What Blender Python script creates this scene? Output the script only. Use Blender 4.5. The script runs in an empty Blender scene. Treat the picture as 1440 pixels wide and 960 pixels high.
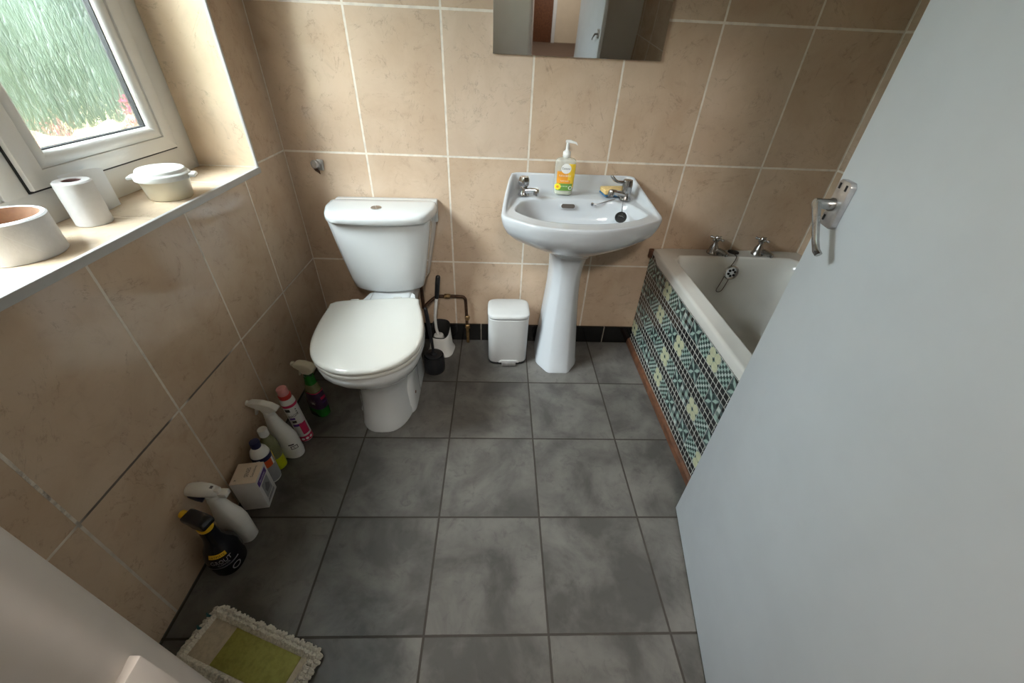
import bpy, bmesh, math, random
from mathutils import Vector, Matrix
random.seed(7)
PI = math.pi
S = bpy.context.scene
COL = S.collection

# ------------------------------------------------------------------ helpers
def lin(r, g, b):
    f = lambda c: (c / 255) / 12.92 if c / 255 <= .04045 else ((c / 255 + .055) / 1.055) ** 2.4
    return (f(r), f(g), f(b), 1.0)

class NT:
    def __init__(s, name):
        s.m = bpy.data.materials.new(name); s.m.use_nodes = True
        s.t = s.m.node_tree; s.b = s.t.nodes['Principled BSDF']; s.out = s.t.nodes['Material Output']
    def n(s, typ, **kw):
        x = s.t.nodes.new(typ)
        for k, v in kw.items(): setattr(x, k, v)
        return x
    def put(s, sock, v):
        if v is None: return
        if isinstance(v, bpy.types.NodeSocket): s.t.links.new(v, sock)
        else: sock.default_value = v
    def math(s, op, a, b=None, c=None, clamp=False):
        x = s.n('ShaderNodeMath', operation=op, use_clamp=clamp)
        s.put(x.inputs[0], a); s.put(x.inputs[1], b); s.put(x.inputs[2], c)
        return x.outputs[0]
    def mix(s, f, a, b, blend='MIX'):
        x = s.n('ShaderNodeMix', data_type='RGBA', blend_type=blend)
        s.put(x.inputs[0], f); s.put(x.inputs[6], a); s.put(x.inputs[7], b)
        return x.outputs[2]
    def noise(s, vec, scale, detail=3, rough=.5, dist=0):
        x = s.n('ShaderNodeTexNoise')
        s.put(x.inputs['Vector'], vec); x.inputs['Scale'].default_value = scale
        x.inputs['Detail'].default_value = detail; x.inputs['Roughness'].default_value = rough
        x.inputs['Distortion'].default_value = dist
        return x.outputs['Fac']
    def ramp(s, v, lo, hi, a=0., b=1.):
        x = s.n('ShaderNodeMapRange', interpolation_type='SMOOTHSTEP')
        s.put(x.inputs[0], v); s.put(x.inputs[1], lo); s.put(x.inputs[2], hi); s.put(x.inputs[3], a); s.put(x.inputs[4], b)
        return x.outputs[0]
    def pos(s):
        g = s.n('ShaderNodeNewGeometry'); x = s.n('ShaderNodeSeparateXYZ'); s.t.links.new(g.outputs['Position'], x.inputs[0])
        return g.outputs['Position'], x.outputs[0], x.outputs[1], x.outputs[2]
    def bump(s, h, strength=.3, dist=.002):
        x = s.n('ShaderNodeBump'); s.put(x.inputs['Height'], h)
        x.inputs['Strength'].default_value = strength; x.inputs['Distance'].default_value = dist
        s.t.links.new(x.outputs[0], s.b.inputs['Normal']); return x
    def set(s, **kw):
        for k, v in kw.items(): s.put(s.b.inputs[k.replace('_', ' ')], v)
        return s

def simple(name, col, rough=.4, metal=0., vary=.04, scale=25., coat=0., bumps=0.):
    t = NT(name)
    o = t.n('ShaderNodeTexCoord').outputs['Object']
    f = t.noise(o, scale, 4, .6)
    c2 = tuple(max(0, c * (1 - 3 * vary)) for c in col[:3]) + (1,)
    t.set(Base_Color=t.mix(t.ramp(f, .35, .7), col, c2), Roughness=t.math('MULTIPLY_ADD', f, .12, rough - .06), Metallic=metal)
    if coat: t.set(Coat_Weight=coat, Coat_Roughness=.05)
    if bumps: t.bump(f, bumps, .003)
    return t.m

def empty(name, label, cat, loc=(0, 0, 0), rz=0., group=None):
    o = bpy.data.objects.new(name, None); COL.objects.link(o)
    o.location = loc; o.rotation_euler = (0, 0, rz); o.empty_display_size = .05
    return tag(o, label, cat, group)

def tag(o, label=None, cat=None, group=None, kind=None):
    if label: o['label'] = label
    if cat: o['category'] = cat
    if group: o['group'] = group
    if kind: o['kind'] = kind
    return o

def mobj(name, verts, faces, mats, parent=None, smooth=True, fm=None, angle=40):
    me = bpy.data.meshes.new(name)
    me.from_pydata([tuple(v) for v in verts], [], faces)
    for m in (mats if isinstance(mats, (list, tuple)) else [mats]): me.materials.append(m)
    if fm:
        for p, i in zip(me.polygons, fm): p.material_index = i
    bm = bmesh.new(); bm.from_mesh(me); bmesh.ops.recalc_face_normals(bm, faces=bm.faces); bm.to_mesh(me); bm.free()
    if smooth:
        for p in me.polygons: p.use_smooth = True
        me.set_sharp_from_angle(angle=math.radians(angle))
    o = bpy.data.objects.new(name, me); COL.objects.link(o)
    if parent: o.parent = parent
    return o

class G:
    """collects geometry for one mesh"""
    def __init__(s): s.v = []; s.f = []; s.m = []
    def add(s, v, f, mi=0, M=None):
        k = len(s.v)
        s.v += [tuple(M @ Vector(p)) if M else tuple(p) for p in v]
        s.f += [[i + k for i in q] for q in f]; s.m += [mi] * len(f); return s
    def box(s, a, b, mi=0, bev=0., M=None, seg=2):
        bm = bmesh.new(); bmesh.ops.create_cube(bm, size=1)
        for v in bm.verts: v.co = Vector([(a[i] + b[i]) / 2 + v.co[i] * (b[i] - a[i]) for i in range(3)])
        if bev: bmesh.ops.bevel(bm, geom=bm.edges[:], offset=bev, segments=seg, profile=.5, affect='EDGES')
        return s.bm(bm, mi, M)
    def bm(s, bm, mi=0, M=None):
        bm.verts.index_update()
        s.add([v.co.copy() for v in bm.verts], [[v.index for v in f.verts] for f in bm.faces], mi, M); bm.free(); return s
    def loft(s, rings, cap0=True, cap1=True, mi=0, M=None, closed=True):
        n = len(rings[0]); v = [p for r in rings for p in r]; f = []
        for k in range(len(rings) - 1):
            for i in range(n if closed else n - 1):
                j = (i + 1) % n; f.append([k * n + i, k * n + j, (k + 1) * n + j, (k + 1) * n + i])
        if cap0: f.append(list(range(n))[::-1])
        if cap1: f.append([(len(rings) - 1) * n + i for i in range(n)])
        return s.add(v, f, mi, M)
    def rev(s, prof, n=32, mi=0, M=None, cap=True):
        return s.loft([[(r * math.cos(2 * PI * i / n), r * math.sin(2 * PI * i / n), z) for i in range(n)] for r, z in prof], cap, cap, mi, M)
    def tube(s, path, r, n=10, mi=0, M=None, cap=True):
        P = [Vector(p) for p in path]; R = r if isinstance(r, (list, tuple)) else [r] * len(P)
        rings = []; up = Vector((0, 0, 1))
        T = [(P[min(i + 1, len(P) - 1)] - P[max(i - 1, 0)]).normalized() for i in range(len(P))]
        a = T[0].cross(up if abs(T[0].z) < .9 else Vector((1, 0, 0))).normalized()
        for p, t, q in zip(P, T, R):
            a = (a - t * a.dot(t)).normalized(); b = t.cross(a)
            rings.append([p + (a * math.cos(2 * PI * i / n) + b * math.sin(2 * PI * i / n)) * q for i in range(n)])
        return s.loft(rings, cap, cap, mi, M)
    def prism(s, pts, w, bev=0., mi=0, M=None, seg=2):
        """profile in (u,z), extruded +-w/2 across"""
        bm = bmesh.new()
        a = [bm.verts.new((u, -w / 2, z)) for u, z in pts]; f = bm.faces.new(a)
        r = bmesh.ops.extrude_face_region(bm, geom=[f])
        for e in r['geom']:
            if isinstance(e, bmesh.types.BMVert): e.co.y += w
        if bev: bmesh.ops.bevel(bm, geom=bm.edges[:], offset=bev, segments=seg, profile=.5, affect='EDGES', clamp_overlap=True)
        return s.bm(bm, mi, M)
    def build(s, name, mats, parent=None, smooth=True, angle=40):
        return mobj(name, s.v, s.f, mats, parent, smooth, s.m, angle)

def sup(a, b, n=2.5, N=40, cx=0., cy=0., z=0.):
    r = []
    for i in range(N):
        t = 2 * PI * i / N; c, q = math.cos(t), math.sin(t)
        r.append((cx + a * math.copysign(abs(c) ** (2 / n), c), cy + b * math.copysign(abs(q) ** (2 / n), q), z))
    return r

def catmull(P, per=12, closed=True):
    out = []; n = len(P)
    for i in range(n if closed else n - 1):
        g = lambda k: Vector(P[k % n]) if closed else Vector(P[max(0, min(n - 1, k))])
        p0, p1, p2, p3 = g(i - 1), g(i), g(i + 1), g(i + 2)
        for k in range(per):
            t = k / per
            out.append(.5 * ((2 * p1) + (p2 - p0) * t + (2 * p0 - 5 * p1 + 4 * p2 - p3) * t * t + (3 * p1 - p0 - 3 * p2 + p3) * t ** 3))
    if not closed: out.append(Vector(P[-1]))
    return out

def polar(poly, c, N):
    """sample a star-shaped closed polygon at N angles about c"""
    out = []
    for i in range(N):
        t = 2 * PI * i / N; d = Vector((math.cos(t), math.sin(t))); best = None
        for k in range(len(poly)):
            a = Vector(poly[k][:2]) - Vector(c); b = Vector(poly[(k + 1) % len(poly)][:2]) - Vector(c); e = b - a
            den = d.x * e.y - d.y * e.x
            if abs(den) < 1e-12: continue
            r = (a.x * e.y - a.y * e.x) / den; u = (a.x * d.y - a.y * d.x) / den
            if r > 0 and -1e-6 <= u <= 1 + 1e-6: best = r if best is None else max(best, r)
        out.append((d.x * best, d.y * best))
    return out   # relative to c

def rz(a, loc=(0, 0, 0)): return Matrix.Translation(loc) @ Matrix.Rotation(a, 4, 'Z')

_font_cache = {}
def text_geo(txt, h, width=None):
    cu = bpy.data.curves.new('text', 'FONT'); cu.body = txt; cu.size = 1; cu.align_x = 'CENTER'; cu.align_y = 'CENTER'; cu.resolution_u = 3
    ob = bpy.data.objects.new('text', cu); COL.objects.link(ob)
    bpy.context.view_layer.update()
    dg = bpy.context.evaluated_depsgraph_get()
    me = bpy.data.meshes.new_from_object(ob.evaluated_get(dg))
    v = [tuple(x.co) for x in me.vertices]; f = [list(p.vertices) for p in me.polygons]
    bpy.data.objects.remove(ob); bpy.data.curves.remove(cu); bpy.data.meshes.remove(me)
    xs = [p[0] for p in v]; ys = [p[1] for p in v]; cx, cy = (min(xs) + max(xs)) / 2, (min(ys) + max(ys)) / 2
    sy = h / (max(ys) - min(ys)); sx = sy if width is None else width / (max(xs) - min(xs))
    return [((p[0] - cx) * sx, (p[1] - cy) * sy) for p in v], f

# ------------------------------------------------------------------ materials
TW = .33
ROW2, TH = .452, .4682
def tile_mat(name, ua, uo, us, va, vo, vs, base, dark, grout, gw=.0032, rough=.1, stain=False, mott=1., vein=True, spec=.5):
    t = NT(name); P, X, Y, Z = t.pos(); ax = {'x': X, 'y': Y, 'z': Z}
    def cell(a, o, s):
        q = t.math('DIVIDE', t.math('SUBTRACT', ax[a], o), s)
        fl = t.math('FLOOR', q); fr = t.math('SUBTRACT', q, fl)
        return fl, t.math('MULTIPLY', t.math('MINIMUM', fr, t.math('SUBTRACT', 1., fr)), s)
    iu, du = cell(ua, uo, us); iv, dv = cell(va, vo, vs)
    wob = t.math('MULTIPLY_ADD', t.noise(P, 60, 2), .0016, -.0008)
    d = t.math('ADD', t.math('MINIMUM', du, dv), wob)
    g = t.ramp(d, gw, gw + .0012, 1., 0.)
    cmb = t.n('ShaderNodeCombineXYZ'); t.put(cmb.inputs[0], iu); t.put(cmb.inputs[1], iv)
    wn = t.n('ShaderNodeTexWhiteNoise', noise_dimensions='3D'); t.put(wn.inputs['Vector'], cmb.outputs[0])
    off = t.n('ShaderNodeVectorMath', operation='MULTIPLY_ADD'); t.put(off.inputs[0], wn.outputs['Color']); off.inputs[1].default_value = (9, 9, 9); t.put(off.inputs[2], P)
    V = off.outputs[0]
    n1 = t.noise(V, 5, 5, .6, .4); n2 = t.noise(V, 22, 6, .7, .8); n3 = t.noise(V, 3.2, 8, .62, 1.8)
    c = t.mix(t.ramp(n1, .3, .72, 0., .75 * mott), base, dark)
    c = t.mix(t.ramp(n2, .5, .75, 0., .34 * mott), c, tuple(q * .72 for q in dark[:3]) + (1,))
    if vein:
        vd = t.math('ABSOLUTE', t.math('SUBTRACT', n3, .5))
        c = t.mix(t.math('MULTIPLY', t.ramp(vd, .0, .011, .34, 0.), t.ramp(n2, .42, .6)), c, tuple(q * .38 for q in dark[:3]) + (1,))
    c = t.mix(t.math('MULTIPLY', t.math('SUBTRACT', wn.outputs['Value'], .5), .16), c, (1, .97, .93, 1), 'MIX') if mott <= 1 else c
    gc = t.mix(t.ramp(t.noise(P, 30, 4), .4, .75, 0., .5), grout, tuple(q * .6 for q in grout[:3]) + (1,))
    if stain:   # mouldy dark grout low on the window wall, nearer the door
        dz = t.math('ABSOLUTE', t.math('SUBTRACT', Z, ROW2))
        bed = t.math('MULTIPLY', t.ramp(dz, .006, .012, 1., 0.), t.math('MULTIPLY', t.ramp(Y, -.68, -.76, 0., 1.), t.ramp(Y, -1.34, -1.28, 0., 1.)))
        dy = t.math('ABSOLUTE', t.math('ADD', Y, .979))
        bed = t.math('MULTIPLY', bed, t.ramp(dy, .02, .05))
        per = t.math('MULTIPLY', t.ramp(t.math('ABSOLUTE', t.math('ADD', Y, 1.308)), .006, .012, 1., 0.), t.math('MULTIPLY', t.ramp(Z, .47, .5), t.ramp(Z, .72, .6)))
        per = t.math('MULTIPLY', per, t.ramp(t.noise(P, 24, 5, .7), .35, .65))
        gc = t.mix(t.ramp(Z, .5, .35, 0., .35), gc, lin(140, 122, 104))
        zone = t.math('MULTIPLY', t.math('MAXIMUM', bed, per), .88)
        gc = t.mix(zone, gc, lin(58, 42, 34))
    c = t.mix(g, c, gc)
    t.set(Base_Color=c, Roughness=t.math('ADD', t.math('MULTIPLY', g, .5), t.math('MULTIPLY_ADD', n2, .12, rough - .06)), Specular_IOR_Level=spec)
    h = t.math('ADD', t.math('MULTIPLY', g, -1.), t.math('MULTIPLY', n1, .25))
    t.bump(h, .35, .0015)
    return t.m

W_BASE, W_DARK, W_GROUT = lin(205, 182, 159), lin(186, 160, 135), lin(228, 219, 206)
M_back = tile_mat('beige_tile_back', 'x', 0., TW, 'z', ROW2, TH, W_BASE, W_DARK, W_GROUT)
M_left = tile_mat('beige_tile_left', 'y', -.323, .3284, 'z', ROW2, TH, W_BASE, W_DARK, W_GROUT, gw=.0026, stain=True)
M_right = tile_mat('beige_tile_right', 'y', 0., TW, 'z', ROW2, TH, W_BASE, W_DARK, W_GROUT)
M_reveal = tile_mat('lit_beige_tile_reveal', 'x', -1.3, 3., 'z', -3.19, 4.1, lin(222, 201, 176), lin(206, 182, 154), W_GROUT, gw=.001)  # same tile as the walls, lightened to paint in the strong window light
M_sill = tile_mat('lit_beige_tile_sill', 'y', -.745, .3284, 'x', -.5, .62, lin(222, 201, 176), lin(206, 182, 154), lin(232, 216, 192), gw=.0016)  # wall tile again, with the window light on the sill put into its colour
M_floor = tile_mat('grey_floor_tile', 'x', .0064, .3406, 'y', -.0101, .3406, lin(106, 103, 99), lin(72, 70, 67), lin(60, 55, 50), gw=.0026, rough=.42, mott=1.6, vein=False, spec=.4)
M_black_tile = tile_mat('black_skirting_tile', 'x', .13, .33, 'z', -.9, 1.8, lin(16, 15, 15), lin(10, 10, 10), lin(130, 122, 112), gw=.002, rough=.12, mott=1.6, vein=False)
M_paint = simple('white_gloss_paint', lin(204, 209, 214), .34, vary=.015, scale=6, bumps=.05)
M_jamb = simple('cream_gloss_paint', lin(214, 206, 200), .35, vary=.03, scale=12, bumps=.15)
M_wallpaint = simple('white_emulsion', lin(225, 222, 216), .7, vary=.01, scale=4)
M_ceramic = simple('white_ceramic', lin(205, 208, 209), .09, vary=.006, scale=5, coat=.4)
M_basin = simple('white_basin_ceramic', lin(200, 204, 209), .12, vary=.008, scale=5, coat=.4)
M_seat = simple('white_seat_plastic', lin(200, 199, 193), .13, vary=.006, scale=5, coat=.3)
M_tub = simple('cream_enamel', lin(226, 224, 219), .16, vary=.03, scale=3, coat=.3)
M_upvc = simple('white_upvc', lin(228, 228, 226), .24, vary=.008, scale=8)
M_gasket = simple('black_gasket', lin(38, 38, 40), .6)
M_trim = simple('white_tile_trim', lin(190, 189, 188), .3, vary=.02, scale=18)
M_chrome = simple('chrome', (.62, .62, .63, 1), .14, 1., vary=.06, scale=40)
M_dullchrome = simple('dull_chrome', (.45, .44, .43, 1), .26, 1., vary=.10, scale=45)
M_alu = simple('worn_aluminium', (.58, .57, .57, 1), .36, .85, vary=.08, scale=40)
M_black = simple('black_plastic', lin(24, 24, 28), .4, vary=.03)
M_rubber = simple('black_rubber', lin(26, 24, 23), .6)
M_dark = simple('dark_void', (.006, .006, .006, 1), .9)
M_slot = simple('slot_shadow', lin(74, 66, 60), .5)
M_whitepl = simple('white_plastic', lin(226, 225, 222), .32, vary=.01)
M_creampl = simple('cream_plastic', lin(226, 221, 203), .3, vary=.012)
M_lidpl = simple('white_lid_plastic', lin(232, 234, 232), .28, vary=.008)
M_bin = simple('matt_white_bin', lin(196, 196, 195), .38, vary=.01)
M_paper = simple('white_tissue', lin(224, 224, 226), .9, vary=.012, scale=90, bumps=.25)
M_sheet = simple('white_sheet', lin(232, 234, 238), .8, vary=.006)
M_card = simple('brown_card', lin(146, 112, 90), .85, vary=.05, scale=60)
M_card2 = simple('dull_purple_card', lin(128, 98, 98), .85, vary=.05, scale=60)
M_wood = simple('brown_wood_strip', lin(104, 66, 44), .55, vary=.15, scale=30, bumps=.2)
M_copper = simple('tarnished_copper', lin(82, 58, 42), .5, .6, vary=.18, scale=60, bumps=.3)
M_brass = simple('worn_brass', lin(150, 122, 82), .45, .7, vary=.15, scale=70, bumps=.3)
M_yellow = simple('yellow_plastic', lin(228, 184, 28), .4)
M_blackgloss = simple('black_bottle', lin(12, 13, 22), .22, vary=.02)
M_navy = simple('navy_plastic', lin(30, 34, 78), .38)
M_pink = simple('pink_print', lin(206, 44, 92), .35)
M_red = simple('red_print', lin(206, 52, 48), .4)
M_clearpink = simple('translucent_pink_cap', lin(222, 150, 150), .3)
M_lime = simple('lime_liquid', lin(190, 200, 30), .2, vary=.06)
M_olive = simple('olive_clear_plastic', lin(128, 128, 92), .16, vary=.08)
M_green = simple('green_liquid_plastic', lin(36, 120, 40), .15, vary=.06)
M_darkgreen = simple('dark_green_plastic', lin(24, 74, 34), .3)
M_purple = simple('dark_purple_label', lin(62, 38, 70), .35, vary=.1, scale=60)
M_violet = simple('violet_print', lin(92, 54, 140), .4)
M_orange = simple('orange_red_print', lin(222, 92, 44), .4)
M_silver = simple('silver_grey_label', lin(150, 150, 152), .35)
M_greyprint = simple('grey_print', lin(110, 108, 112), .5)
M_darkprint = simple('dark_print', lin(52, 48, 50), .5)
M_boxcard = simple('white_carton', lin(212, 208, 206), .5, vary=.02)
M_boxtop = simple('beige_carton', lin(226, 208, 190), .5, vary=.02)
M_spongey = simple('yellow_sponge', lin(232, 200, 136), .9, vary=.08, scale=140, bumps=.7)
M_spongeb = simple('blue_scourer', lin(74, 122, 160), .95, vary=.12, scale=200, bumps=.7)
M_label_or = simple('orange_label', lin(238, 160, 52), .4)
M_label_ye = simple('yellow_label', lin(246, 206, 60), .4)
M_label_gr = simple('green_label', lin(110, 156, 70), .4)
M_daisy = simple('daisy_yellow', lin(250, 228, 50), .5)
M_white = simple('white_print', lin(240, 240, 238), .45)
M_chenille = simple('white_chenille', lin(222, 216, 204), .95, vary=.1, scale=160, bumps=.8)
M_padcloth = simple('pale_cloth', lin(196, 184, 164), .9, vary=.06, scale=80, bumps=.3)
M_padgreen = simple('olive_green_cloth', lin(150, 148, 74), .85, vary=.08, scale=80)
M_teal = simple('teal_thread', lin(44, 88, 92), .9)
M_mosgrout = simple('white_mosaic_grout', lin(196, 194, 186), .8, vary=.06, scale=50)
def chip(n, c): return simple(n, c, .16, vary=.05, scale=80)
MC = [M_mosgrout, chip('mosaic_black', lin(44, 46, 48)), chip('mosaic_cream', lin(204, 206, 172)), chip('mosaic_mint', lin(164, 188, 178)),
      chip('mosaic_dark_green', lin(56, 72, 70)), chip('mosaic_slate', lin(92, 106, 106)), chip('mosaic_sage', lin(120, 138, 132)), chip('mosaic_pale', lin(196, 208, 202))]
M_hall = simple('hall_wall_paint', lin(196, 184, 166), .8, vary=.02, scale=3)
M_hallfloor = simple('hall_carpet', lin(96, 78, 66), .95, vary=.1, scale=60)
M_hedge = simple('hedge_leaves', lin(134, 154, 138), .8, vary=.14, scale=7)
M_stone = simple('cream_stone', lin(226, 214, 170), .9, vary=.16, scale=16)
M_flower = simple('pink_petals', lin(222, 60, 110), .7, vary=.12, scale=40)
M_leaf = simple('shrub_leaves', lin(96, 130, 84), .8, vary=.2, scale=30)
M_post = simple('pale_post_paint', lin(186, 194, 198), .8, vary=.06, scale=10)
M_paving = simple('grey_paving', lin(170, 166, 156), .9, vary=.08, scale=6)

def mirror_mat():
    t = NT('mirror_glass'); t.set(Base_Color=(.82, .83, .83, 1), Metallic=1., Roughness=.03); return t.m
def clear_plastic(name, col, tr=.7, rough=.06):
    t = NT(name)
    tb = t.n('ShaderNodeBsdfTransparent'); tb.inputs[0].default_value = col
    mx = t.n('ShaderNodeMixShader'); mx.inputs[0].default_value = tr
    t.set(Base_Color=col, Roughness=rough)
    t.t.links.new(t.b.outputs[0], mx.inputs[1]); t.t.links.new(tb.outputs[0], mx.inputs[2]); t.t.links.new(mx.outputs[0], t.out.inputs[0]); return t.m
M_mirror = mirror_mat()
M_clear = clear_plastic('clear_bottle_plastic', (.93, .94, .9, 1), .72)
M_soapliquid = simple('milky_soap', lin(222, 226, 206), .25)
def frosted():
    t = NT('streaky_obscure_glass')
    o = t.n('ShaderNodeTexCoord').outputs['Object']
    mp = t.n('ShaderNodeMapping'); t.put(mp.inputs[0], o); mp.inputs['Rotation'].default_value = (math.radians(28), 0, 0); mp.inputs['Scale'].default_value = (1, 2.4, .7)
    n1 = t.noise(mp.outputs[0], 46, 3, .6, .6); n2 = t.noise(mp.outputs[0], 12, 2, .5)
    bp = t.n('ShaderNodeBump'); t.put(bp.inputs['Height'], t.math('ADD', n1, t.math('MULTIPLY', n2, .8))); bp.inputs['Strength'].default_value = .9; bp.inputs['Distance'].default_value = .02
    rf = t.n('ShaderNodeBsdfRefraction'); rf.inputs['Color'].default_value = (.93, .97, .95, 1); rf.inputs['Roughness'].default_value = .36; rf.inputs['IOR'].default_value = 1.25
    tr = t.n('ShaderNodeBsdfTransparent'); tr.inputs[0].default_value = (.93, .96, .95, 1)
    tl = t.n('ShaderNodeBsdfTranslucent'); tl.inputs[0].default_value = (.9, .92, .92, 1)
    gl = t.n('ShaderNodeBsdfGlossy'); gl.inputs['Roughness'].default_value = .15
    for x in (rf, tl, gl): t.t.links.new(bp.outputs[0], x.inputs['Normal'])
    def mx(f, a, b):
        m = t.n('ShaderNodeMixShader'); t.put(m.inputs[0], f); t.t.links.new(a.outputs[0], m.inputs[1]); t.t.links.new(b.outputs[0], m.inputs[2]); return m
    a = mx(.34, rf, tr); a = mx(t.ramp(n1, .45, .8, .0, .06), a, tl); a = mx(.04, a, gl)
    t.t.links.new(a.outputs[0], t.out.inputs[0]); return t.m
M_frost = frosted()
def clearglass():
    t = NT('clear_glass_side'); b = t.n('ShaderNodeBsdfTransparent'); b.inputs[0].default_value = (.98, 1, .99, 1); t.t.links.new(b.outputs[0], t.out.inputs[0]); return t.m
M_clearglass = clearglass()

# ------------------------------------------------------------------ the room
XR, YN, ZC = 2.312, -1.71, 2.36
def struct(o): return tag(o, kind='structure')
struct(G().box((-.02, YN - .12, -.05), (XR + .02, .0, 0)).build('floor', M_floor, smooth=False))
struct(G().box((-.3, YN - .12, ZC), (XR + .12, .12, ZC + .08)).build('ceiling', M_wallpaint, smooth=False))
struct(G().box((-.3, 0, -.05), (XR + .12, .12, ZC)).build('wall_back', M_back, smooth=False))
struct(G().box((XR, YN - .12, -.05), (XR + .12, 0, ZC)).build('wall_right', M_right, smooth=False))
WY0, WY1, WZ0, WZ1 = -.223, -1.33, .906, 2.06
g = G()
g.box((-.3, YN - .12, -.05), (0, 0, WZ0 - .012), 0)
g.box((-.3, WY0, WZ0 - .012), (0, 0, ZC), 0)
g.box((-.3, YN - .12, WZ0 - .012), (0, WY1, ZC), 0)
g.box((-.3, WY1, WZ1), (0, WY0, ZC), 0)
wl = g.build('wall_left', [M_left, M_reveal], smooth=False)
for p in wl.data.polygons:
    c = p.center
    if -.29 < c.x < -.01 and abs(p.normal.x) < .1 and c.z > .9: p.material_index = 1
struct(wl)
DX0, DX1 = .709, 1.392
g = G()
g.box((0, YN - .1, 0), (DX0 - .03, YN, ZC)).box((DX1 + .03, YN - .1, 0), (XR, YN, ZC)).box((DX0 - .03, YN - .1, 2.03), (DX1 + .03, YN, ZC))
struct(g.build('wall_near', M_wallpaint, smooth=False))
struct(G().box((-.002, -.012, 0), (1.604, -.0005, .1), 0, .002).build('baseboard_back', M_black_tile, smooth=False))
struct(G().box((-.205, WY1, WZ0 - .012), (.0005, WY0, WZ0)).build('window_sill', M_sill, smooth=False))
# plastic tile trims on the sill edge and on the reveal edge
struct(G().box((-.004, WY1 - .01, WZ0 - .017), (.008, WY0 + .006, WZ0 + .004), 0, .003).build('trim_1', M_trim))
struct(G().box((-.004, WY0 - .004, WZ0 + .004), (.005, WY0 + .006, WZ1), 0, .002).build('trim_2', M_trim))

# door frame (left jamb close to the camera), chipped near the latch
g = G()
bm = bmesh.new(); bmesh.ops.create_cube(bm, size=1)
a, b = (DX0 - .032, YN - .13, 0), (DX0 + .002, YN + .012, 2.0)
for v in bm.verts: v.co = Vector([(a[i] + b[i]) / 2 + v.co[i] * (b[i] - a[i]) for i in range(3)])
e = [e for e in bm.edges if abs((e.verts[0].co - e.verts[1].co).z) > 1 and e.verts[0].co.x > DX0 - .005]
bmesh.ops.bevel(bm, geom=e, offset=.022, segments=6, profile=.5, affect='EDGES')
g.bm(bm)
g.box((DX0 - .014, YN - .13, 0), (DX0 + .012, YN - .034, 2.0), 0, .004)      # planted stop
fr = g.build('trim_3', M_jamb); struct(fr)
lk = G().box((DX0 - .002, YN - .026, 1.0), (DX0 + .0062, YN - .004, 1.075), 0, .001).box((DX0 + .0045, YN - .02, 1.018), (DX0 + .0066, YN - .010, 1.05), 1, 0).build('latch_keep', [M_jamb, M_dark], fr)
struct(G().box((DX1, YN - .13, 0), (DX1 + .032, YN + .002, 2.0), 0, .006).build('trim_4', M_jamb))
struct(G().box((DX0 - .032, YN - .13, 2.0), (DX1 + .032, YN + .004, 2.032), 0, .006).build('trim_5', M_jamb))

# landing behind the camera
struct(G().box((-.6, -4.2, -.05), (2.9, YN - .12, 0)).build('floor_hall', M_hallfloor, smooth=False))
struct(G().box((-.6, -4.3, 0), (2.9, -4.2, ZC)).build('wall_hall_back', M_hall, smooth=False))
struct(G().box((-.7, -4.2, 0), (-.6, YN - .12, ZC)).build('wall_hall_left', M_hall, smooth=False))
struct(G().box((2.9, -4.2, 0), (3.0, YN - .12, ZC)).build('wall_hall_right', M_hall, smooth=False))
struct(G().box((-.7, -4.3, ZC), (3.0, YN - .12, ZC + .08)).build('ceiling_hall', M_wallpaint, smooth=False))
g = G().box((-.6, YN - .16, 0), (DX0 - .032, YN - .12, ZC)).box((DX1 + .032, YN - .16, 0), (2.9, YN - .12, ZC)).box((DX0 - .032, YN - .16, 2.032), (DX1 + .032, YN - .12, ZC))
struct(g.build('wall_hall_front', M_hall, smooth=False))
g = G().box((.15, -4.2, 0), (.95, -4.16, 2.0), 0, .004).box((.05, -4.2, 0), (.15, -4.15, 2.08), 1, .004).box((.95, -4.2, 0), (1.05, -4.15, 2.08), 1, .004).box((.05, -4.2, 2.0), (1.05, -4.15, 2.08), 1, .004)
struct(g.build('door_2', [M_wood, M_paint]))

# ------------------------------------------------------------------ window
win = empty('window_1', None, None, (-.2, 0, 0)); struct(win)
X0, X1 = -.065, 0.
def ring_frame(y0, y1, z0, z1, w, x0, x1, g=None, bev=.004, wb=None):
    g = g or G(); wb = wb or w; rings = []
    for (cy, cz, dy, dz, wz) in ((y0, z0, -1, 1, wb), (y1, z0, 1, 1, wb), (y1, z1, 1, -1, w), (y0, z1, -1, -1, w)):
        b = bev
        prof = [(x0, 0), (x1 - b, 0), (x1 - b * .3, b * .3 / w), (x1, b / w), (x1, 1 - b / w), (x1 - b * .3, 1 - b * .3 / w), (x1 - b, 1), (x0, 1)] if b else [(x0, 0), (x1, 0), (x1, 1), (x0, 1)]
        rings.append([(x, cy + dy * k * w, cz + dz * k * wz) for x, k in prof])
    rings.append(rings[0])
    return g.loft(rings, False, False)
g = ring_frame(WY0, WY1, WZ0, WZ1, .0775, X0, X1, wb=.0755)
g.box((X0, -.873, WZ0 + .05), (X1 - .0006, -.8165, WZ1 - .05), 0, .004)
g.build('outer_frame', M_upvc, win)
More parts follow.
